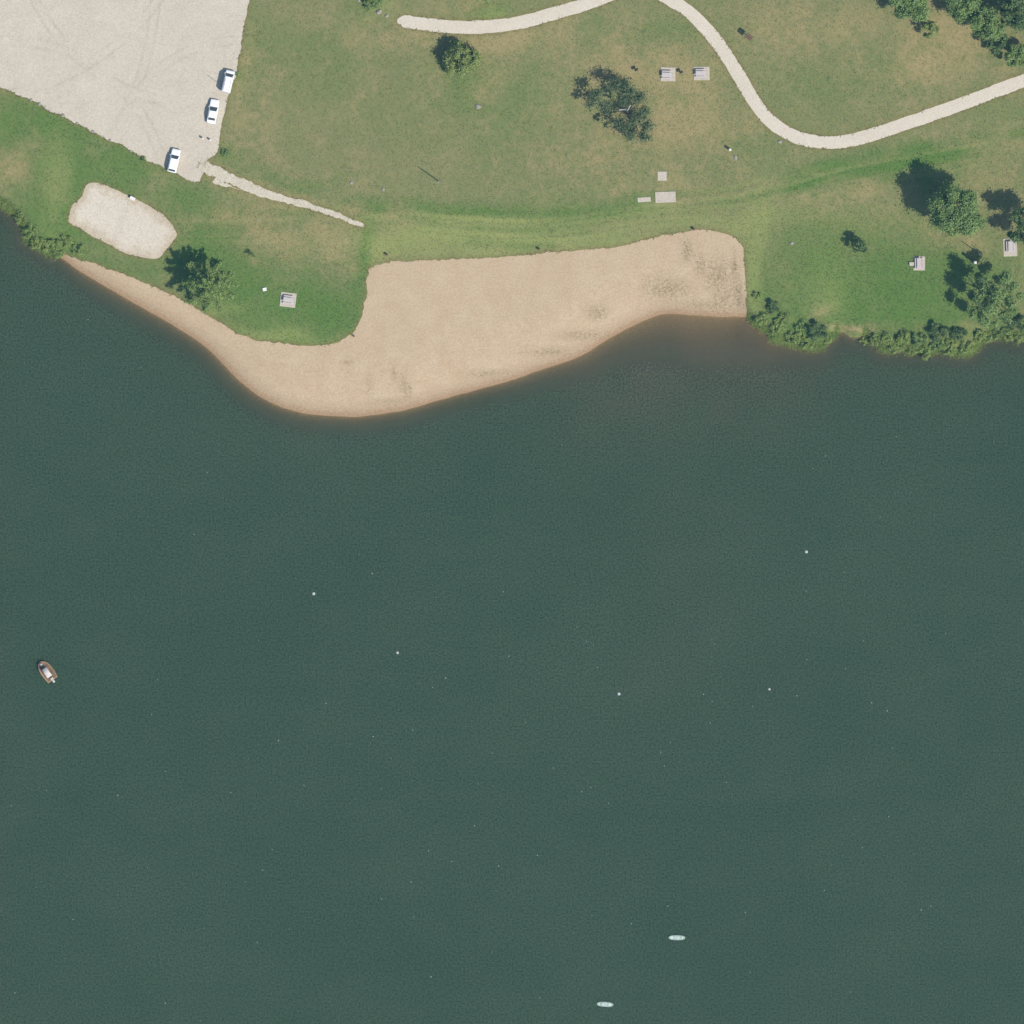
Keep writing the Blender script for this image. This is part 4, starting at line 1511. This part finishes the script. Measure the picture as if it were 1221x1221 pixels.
post('left white marker post at the mouth of the gravel track', 241.5, 165, 0.9, 0.26, WPOST, group='white marker posts in the lot')
post('right white marker post at the mouth of the gravel track', 250.5, 167, 0.9, 0.26, WPOST, group='white marker posts in the lot')
post('white-topped post in the shade above the broad eastern tree', 1163, 313, 3.4, 0.42, METAL, cap=WPOST)
post('white post on the lawn left of the footpath bend', 870.5, 178.5, 1.3, 0.38, WPOST)
BP = 'short brown posts along the beach edge'
post('short brown post at the left end of the beach top edge', 461.5, 304, 0.8, 0.32, BROWN, 'beach_post', BP)
post('short brown post halfway along the beach top edge', 643, 297.5, 0.8, 0.34, BROWN, 'beach_post', BP)
post('short brown post at the right end of the beach top edge', 827.5, 273.5, 0.8, 0.34, BROWN, 'beach_post', BP)
post('short brown post where the lawn corner meets the beach', 422, 401, 0.6, 0.25, BROWN, 'beach_post', BP)


def crate(label, px, py, s, rz, name, cat):
    c = W(px, py, 1.2 + s[2])
    root = empty(name, (c.x, c.y, zat(c.x, c.y) + 0.03), rz)
    tag(root, label, cat)
    MB().box((0, 0, s[2] / 2 - .05), (s[0], s[1], s[2] + .1), bevel=.03).build('box', WPOST, root)
    MB().box((0, 0, s[2] + .025), (s[0] * 1.06, s[1] * 1.06, .05), bevel=.015).build('lid', WPOST, root)
    return root


crate('small white box at the upper edge of the sand court', 158, 236.5, (1.0, .55, .55), A(-28), 'storage_box', 'box')
crate('small white utility box left of the lawn picnic table', 315.5, 345, (.7, .6, .2), A(10), 'utility_box', 'box')

STONE = simple('pale_stone', (0.27, 0.25, 0.21), 0.95, 0.2, 5, 0.1, bmp=0.5)


def stone(label, px, py, r, group):
    c = W(px, py, 1.2)
    rr = random.Random(int(px * 7 + py))
    bm = bmesh.new()
    bmesh.ops.create_icosphere(bm, subdivisions=2, radius=1.0)
    for v in bm.verts:
        n = v.co.normalized()
        k = 1 + 0.18 * math.sin(3.1 * n.x + rr.random() * .3 + px) * math.cos(2.7 * n.y + py) + rr.uniform(-.07, .07)
        v.co = Vector((n.x * r * k * 1.15, n.y * r * k * .9, n.z * r * k * .55))
    me = bpy.data.meshes.new('stone')
    bm.to_mesh(me)
    bm.free()
    o = link('stone', me, STONE)
    o.location = (c.x, c.y, zat(c.x, c.y) + r * .15)
    o.rotation_euler = (0, 0, rr.uniform(0, 3))
    return tag(o, label, 'stone', group)


LE = 'stones along the lower lot edge'
for x, y, r, lb in [(37, 119, .28, 'leftmost small stone on the lower lot edge'), (47, 124, .34, 'second stone from the left on the lower lot edge'),
                    (75, 137.5, .36, 'dark-shadowed stone where the lot edge steps out'), (92, 147, .26, 'fourth stone from the left on the lower lot edge'),
                    (111, 157, .30, 'stone near the middle of the lower lot edge'), (131, 167, .28, 'stone above the sand court on the lot edge'),
                    (156, 180, .24, 'last stone of the row before the weed clump')]:
    stone(lb, x, y, r, LE)
UE = 'white stones at the upper edge'
for x, y, r, lb in [(429, -1, .55, 'uppermost white stone by the shrub at the upper edge'), (438, 5, .6, 'largest white stone left of the upper shrub'),
                    (452, 14, .5, 'white stone between the shrub and the footpath end'), (461, 19, .35, 'small white stone nearest the footpath end')]:
    stone(lb, x, y, r, UE)
for x, y, r, lb in [(570, 127, .5, 'pale stone on the lawn below the small round tree'), (419, 218, .34, 'pale stone on the lawn above the gravel track'),
                    (457, 226, .30, 'pale stone right of the one above the gravel track'), (930, 169, .38, 'pale stone beside the footpath at its sharpest bend'),
                    (877, 188, .4, 'pale stone just below the white post on the lawn'), 
                    
                    (944, 290, .36, 'pale stone in the grass east of the beach')]:
    stone(lb, x, y, r, 'stray pale stones on the lawn')

# ------------------------------------------------------------------ things on the lake
BUOYW = simple('buoy_white', (0.50, 0.53, 0.52), 0.5, 0.08, 5, 0.3)
BUOYB = simple('buoy_band', (0.30, 0.33, 0.34), 0.5, 0.1, 5, 0.4)


def buoy(label, px, py, r):
    c = W(px, py, 0.2)
    root = empty('buoy', (c.x, c.y, 0))
    tag(root, label, 'buoy', 'white buoys on the lake')
    prof = [(r * math.cos(t), r * .25 + r * math.sin(t)) for t in np.linspace(-1.4, 1.4, 11)]
    MB().lathe(prof, 18).build('float', BUOYW, root, True)
    MB().lathe([(r * 1.01, r * .16), (r * 1.035, r * .2), (r * 1.035, r * .3), (r * 1.01, r * .34)], 18).build('band', BUOYB, root)
    MB().lathe([(r * .16, r * 1.15), (r * .16, r * 1.42), (r * .06, r * 1.45)], 8).build('eye', BUOYB, root)


buoy('westernmost white buoy, left of the beach middle', 374, 708, .28)
buoy('grey-white buoy second from the west', 474, 778.5, .24)
buoy('white buoy in the middle of the lake view', 738, 827.5, .28)
buoy('small white buoy right of the middle one', 917.5, 822, .21)
buoy('easternmost white buoy, nearest the eastern shore', 961.5, 658, .28)

MINT = simple('mint_plastic', (0.25, 0.34, 0.28), 0.5, 0.1, 2, 0.3)
PALE = simple('pale_plastic', (0.50, 0.55, 0.50), 0.5, 0.08, 2, 0.3)
GREYP = simple('grey_plastic', (0.36, 0.41, 0.42), 0.6, 0.1, 4, 0.3)
PADDLE = simple('paddle_shaft', (0.30, 0.31, 0.30), 0.5, 0.1, 5, 0.3)


def kayak(label, px, py, rz, flip):
    c = W(px, py, 0.2)
    root = empty('kayak', (c.x, c.y, 0.0), rz)
    tag(root, label, 'kayak', 'pale green kayaks')
    L, B = 3.2, 0.95
    secs = []
    for i in range(15):
        t = -1 + 2 * i / 14
        w = B / 2 * max(1 - abs(t) ** 3.2, 0.03) ** 0.55
        rise = 0.10 * abs(t) ** 3
        sec = [(0, -.12 + rise), (w * .6, -.09 + rise), (w * .95, .06 + rise), (w, .16 + rise), (w * .86, .22 + rise), (w * .4, .235 + rise), (0, .24 + rise)]
        secs.append([(t * L / 2, y, z) for y, z in sec] + [(t * L / 2, -y, z) for y, z in sec[-2:0:-1]])
    MB().loft(secs).build('hull', MINT, root, True)
    edge_pts = []
    for i in range(15):
        t = -1 + 2 * i / 14
        w = B / 2 * max(1 - abs(t) ** 3.2, 0.03) ** 0.55 + 0.02
        z_ = .10 + 0.10 * abs(t) ** 3
        edge_pts.append((t * L / 2, w, z_))
    for sg in (-1, 1):
        MB().tube([(x, sg * y, z_) for x, y, z_ in edge_pts], [.05] * 15, 6).build('edge_strip', BLACK, root)  # black strip along each side, giving the hull a dark outline
    s = -1 if flip else 1
    MB().box((s * 1.05, 0, .255), (.75, .46, .05), bevel=.02).build('bow_deck', PALE, root)
    MB().box((-s * 1.12, 0, .255), (.55, .44, .05), bevel=.02).build('stern_deck', PALE, root)
    ck = MB()
    for k in range(14):
        a0, a1 = 2 * math.pi * k / 14, 2 * math.pi * (k + 1) / 14
        ck.tube([(-s * .15 + .55 * math.cos(a0), .33 * math.sin(a0), .25), (-s * .15 + .55 * math.cos(a1), .33 * math.sin(a1), .25)], [.025, .025], 6)
    ck.build('cockpit_rim', PALE, root)
    MB().lathe([(.50, .232), (.50, .244), (.3, .246)], 20).build('cockpit_floor', GREYP, root).scale = (1.06, .62, 1)
    bpy.data.objects[root.children[-1].name].location = (-s * .15, 0, 0)
    seat = MB().box((-s * .35, 0, .27), (.34, .38, .05), bevel=.02)
    seat.box((-s * .52, 0, .38), (.05, .38, .22), bevel=.02)
    seat.build('seat', PALE, root)
    return root


kayak('upper right of the two pale green kayaks', 807, 1118, A(-1), True)
kayak('lower left of the two pale green kayaks, near the bottom edge', 721.5, 1197.5, A(-4), False)

TAN = simple('tan_gelcoat', (0.30, 0.19, 0.105), 0.4, 0.1, 3, 0.4)
DECK = simple('deck_wood', (0.17, 0.105, 0.055), 0.7, 0.2, 5, 0.2)
CANVAS = simple('white_canvas', (0.50, 0.46, 0.43), 0.85, 0.15, 3, 0.1)


def boat(label, px, py, rz):
    c = W(px, py, 0.5)
    root = empty('motorboat', (c.x, c.y, 0), rz)
    tag(root, label, 'boat')
    L, B = 4.3, 2.5
    outer, inner = [], []
    secs = []
    for i in range(17):
        t = i / 16
        x = -L / 2 + L * t
        w = B / 2 * (1 - max(0, (t - .45) / .55) ** 2.4) ** .6 if t < 0.999 else 0.04
        w *= 0.86 + 0.14 * min(t / .3, 1)
        w = max(w, .04)
        sh_ = .48 + .18 * t * t
        sec = [(0, -.22 + .1 * t ** 3), (w * .7, -.14 + .12 * t ** 3), (w * .95, .12), (w, sh_), (w - min(.16, w * .5), sh_), (w - min(.18, w * .55), .14), (0, .12)]
        secs.append([(x, y, z) for y, z in sec] + [(x, -y, z) for y, z in sec[-2:0:-1]])
    MB().loft(secs).build('hull', TAN, root, True)
    MB().loft([[(-L * .46, -B * .36, .17), (-L * .46, B * .36, .17), (L * .25, B * .34, .17), (L * .36, 0, .17), (L * .25, -B * .34, .17)],
               [(-L * .46, -B * .36, .19), (-L * .46, B * .36, .19), (L * .25, B * .34, .19), (L * .36, 0, .19), (L * .25, -B * .34, .19)]]).build('deck', DECK, root)
    for x in (-.9, .5):
        b_ = MB().box((x, 0, .42), (.42, B * .66, .08), bevel=.03)
        b_.build('bench', DECK, root)
    cn = MB()
    secs = []
    for i in range(9):
        y = -.52 + 1.04 * i / 8
        z = 1.62 + .12 * math.cos(y / .52 * 1.4)
        secs.append([(-1.2, y, z), (.75, y, z + .04), (.75, y, z + .065), (-1.2, y, z + .025)])
    cn.loft(secs)
    cn.build('canopy', CANVAS, root, True)
    for sx in (-1.2, .9):
        for sy in (-.58, .58):
            MB().tube([(sx * .8, sy * 1.5, .5), (sx, sy, 1.66)], [.02, .02], 6).build('canopy_pole', METAL, root)
    mo = MB().box((-L / 2 - .25, 0, .62), (.5, .36, .42), bevel=.09)
    mo.box((-L / 2 - .22, 0, .1), (.16, .12, .8))
    mo.build('outboard_motor', BUOYW, root, True)
    MB().box((-L / 2 + .3, 0, .62), (.5, .5, .3), bevel=.06).build('motor_well', CANVAS, root)
    MB().box((1.5, 0.1, .62), (.5, .42, .26), bevel=.08).build('cooler', PALE, root)
    return root


boat('small brown and tan motorboat with a white canopy near the left edge', 55.5, 800, A(125))

make_grass()

# flecks of foam and drift drawn out by the breeze, too many to count
n = 130
Q = np.column_stack([RNG.uniform(-98, 98, n * 2), RNG.uniform(-98, 40, n * 2)])
Q = Q[(shore_d(Q) < -6) & (RNG.random(len(Q)) < 0.35 + 0.5 * (Q[:, 1] < -20))][:n]
Vs = []
for x, y in Q:
    r = RNG.uniform(0.05, 0.11)
    a = np.arange(6) * math.pi / 3
    Vs.append(np.column_stack([x + np.cos(a) * r * RNG.uniform(.6, 1.4), y + np.sin(a) * r * RNG.uniform(.6, 1.6), np.full(6, 0.012)]))
me = numpy_mesh('foam_flecks', np.concatenate(Vs), np.arange(len(Q) * 6).reshape(-1, 6))
tag(link('foam_flecks', me, simple('foam', (0.24, 0.30, 0.28), 0.8, 0.4, 3, 0.1)), 'tiny pale flecks of foam scattered over the lake', 'foam', kind='stuff')

# ------------------------------------------------------------------ the air between the camera and the ground
m, nt, out = newmat('haze')
v = N(nt, 'ShaderNodeVolumePrincipled')
v.inputs['Color'].default_value = (0.20, 0.58, 1.0, 1)
v.inputs['Density'].default_value = 0.000033
v.inputs['Anisotropy'].default_value = 0.0
nt.links.new(v.outputs[0], out.inputs['Volume'])
MATS['haze'] = m
hz = MB().box((0, 0, (1506 - 6) / 2), (2 * FAR + 60, 2 * FAR + 60, 1512)).build('haze', 'haze')
tag(hz, 'thin bluish summer air over the whole place', 'haze', kind='stuff')
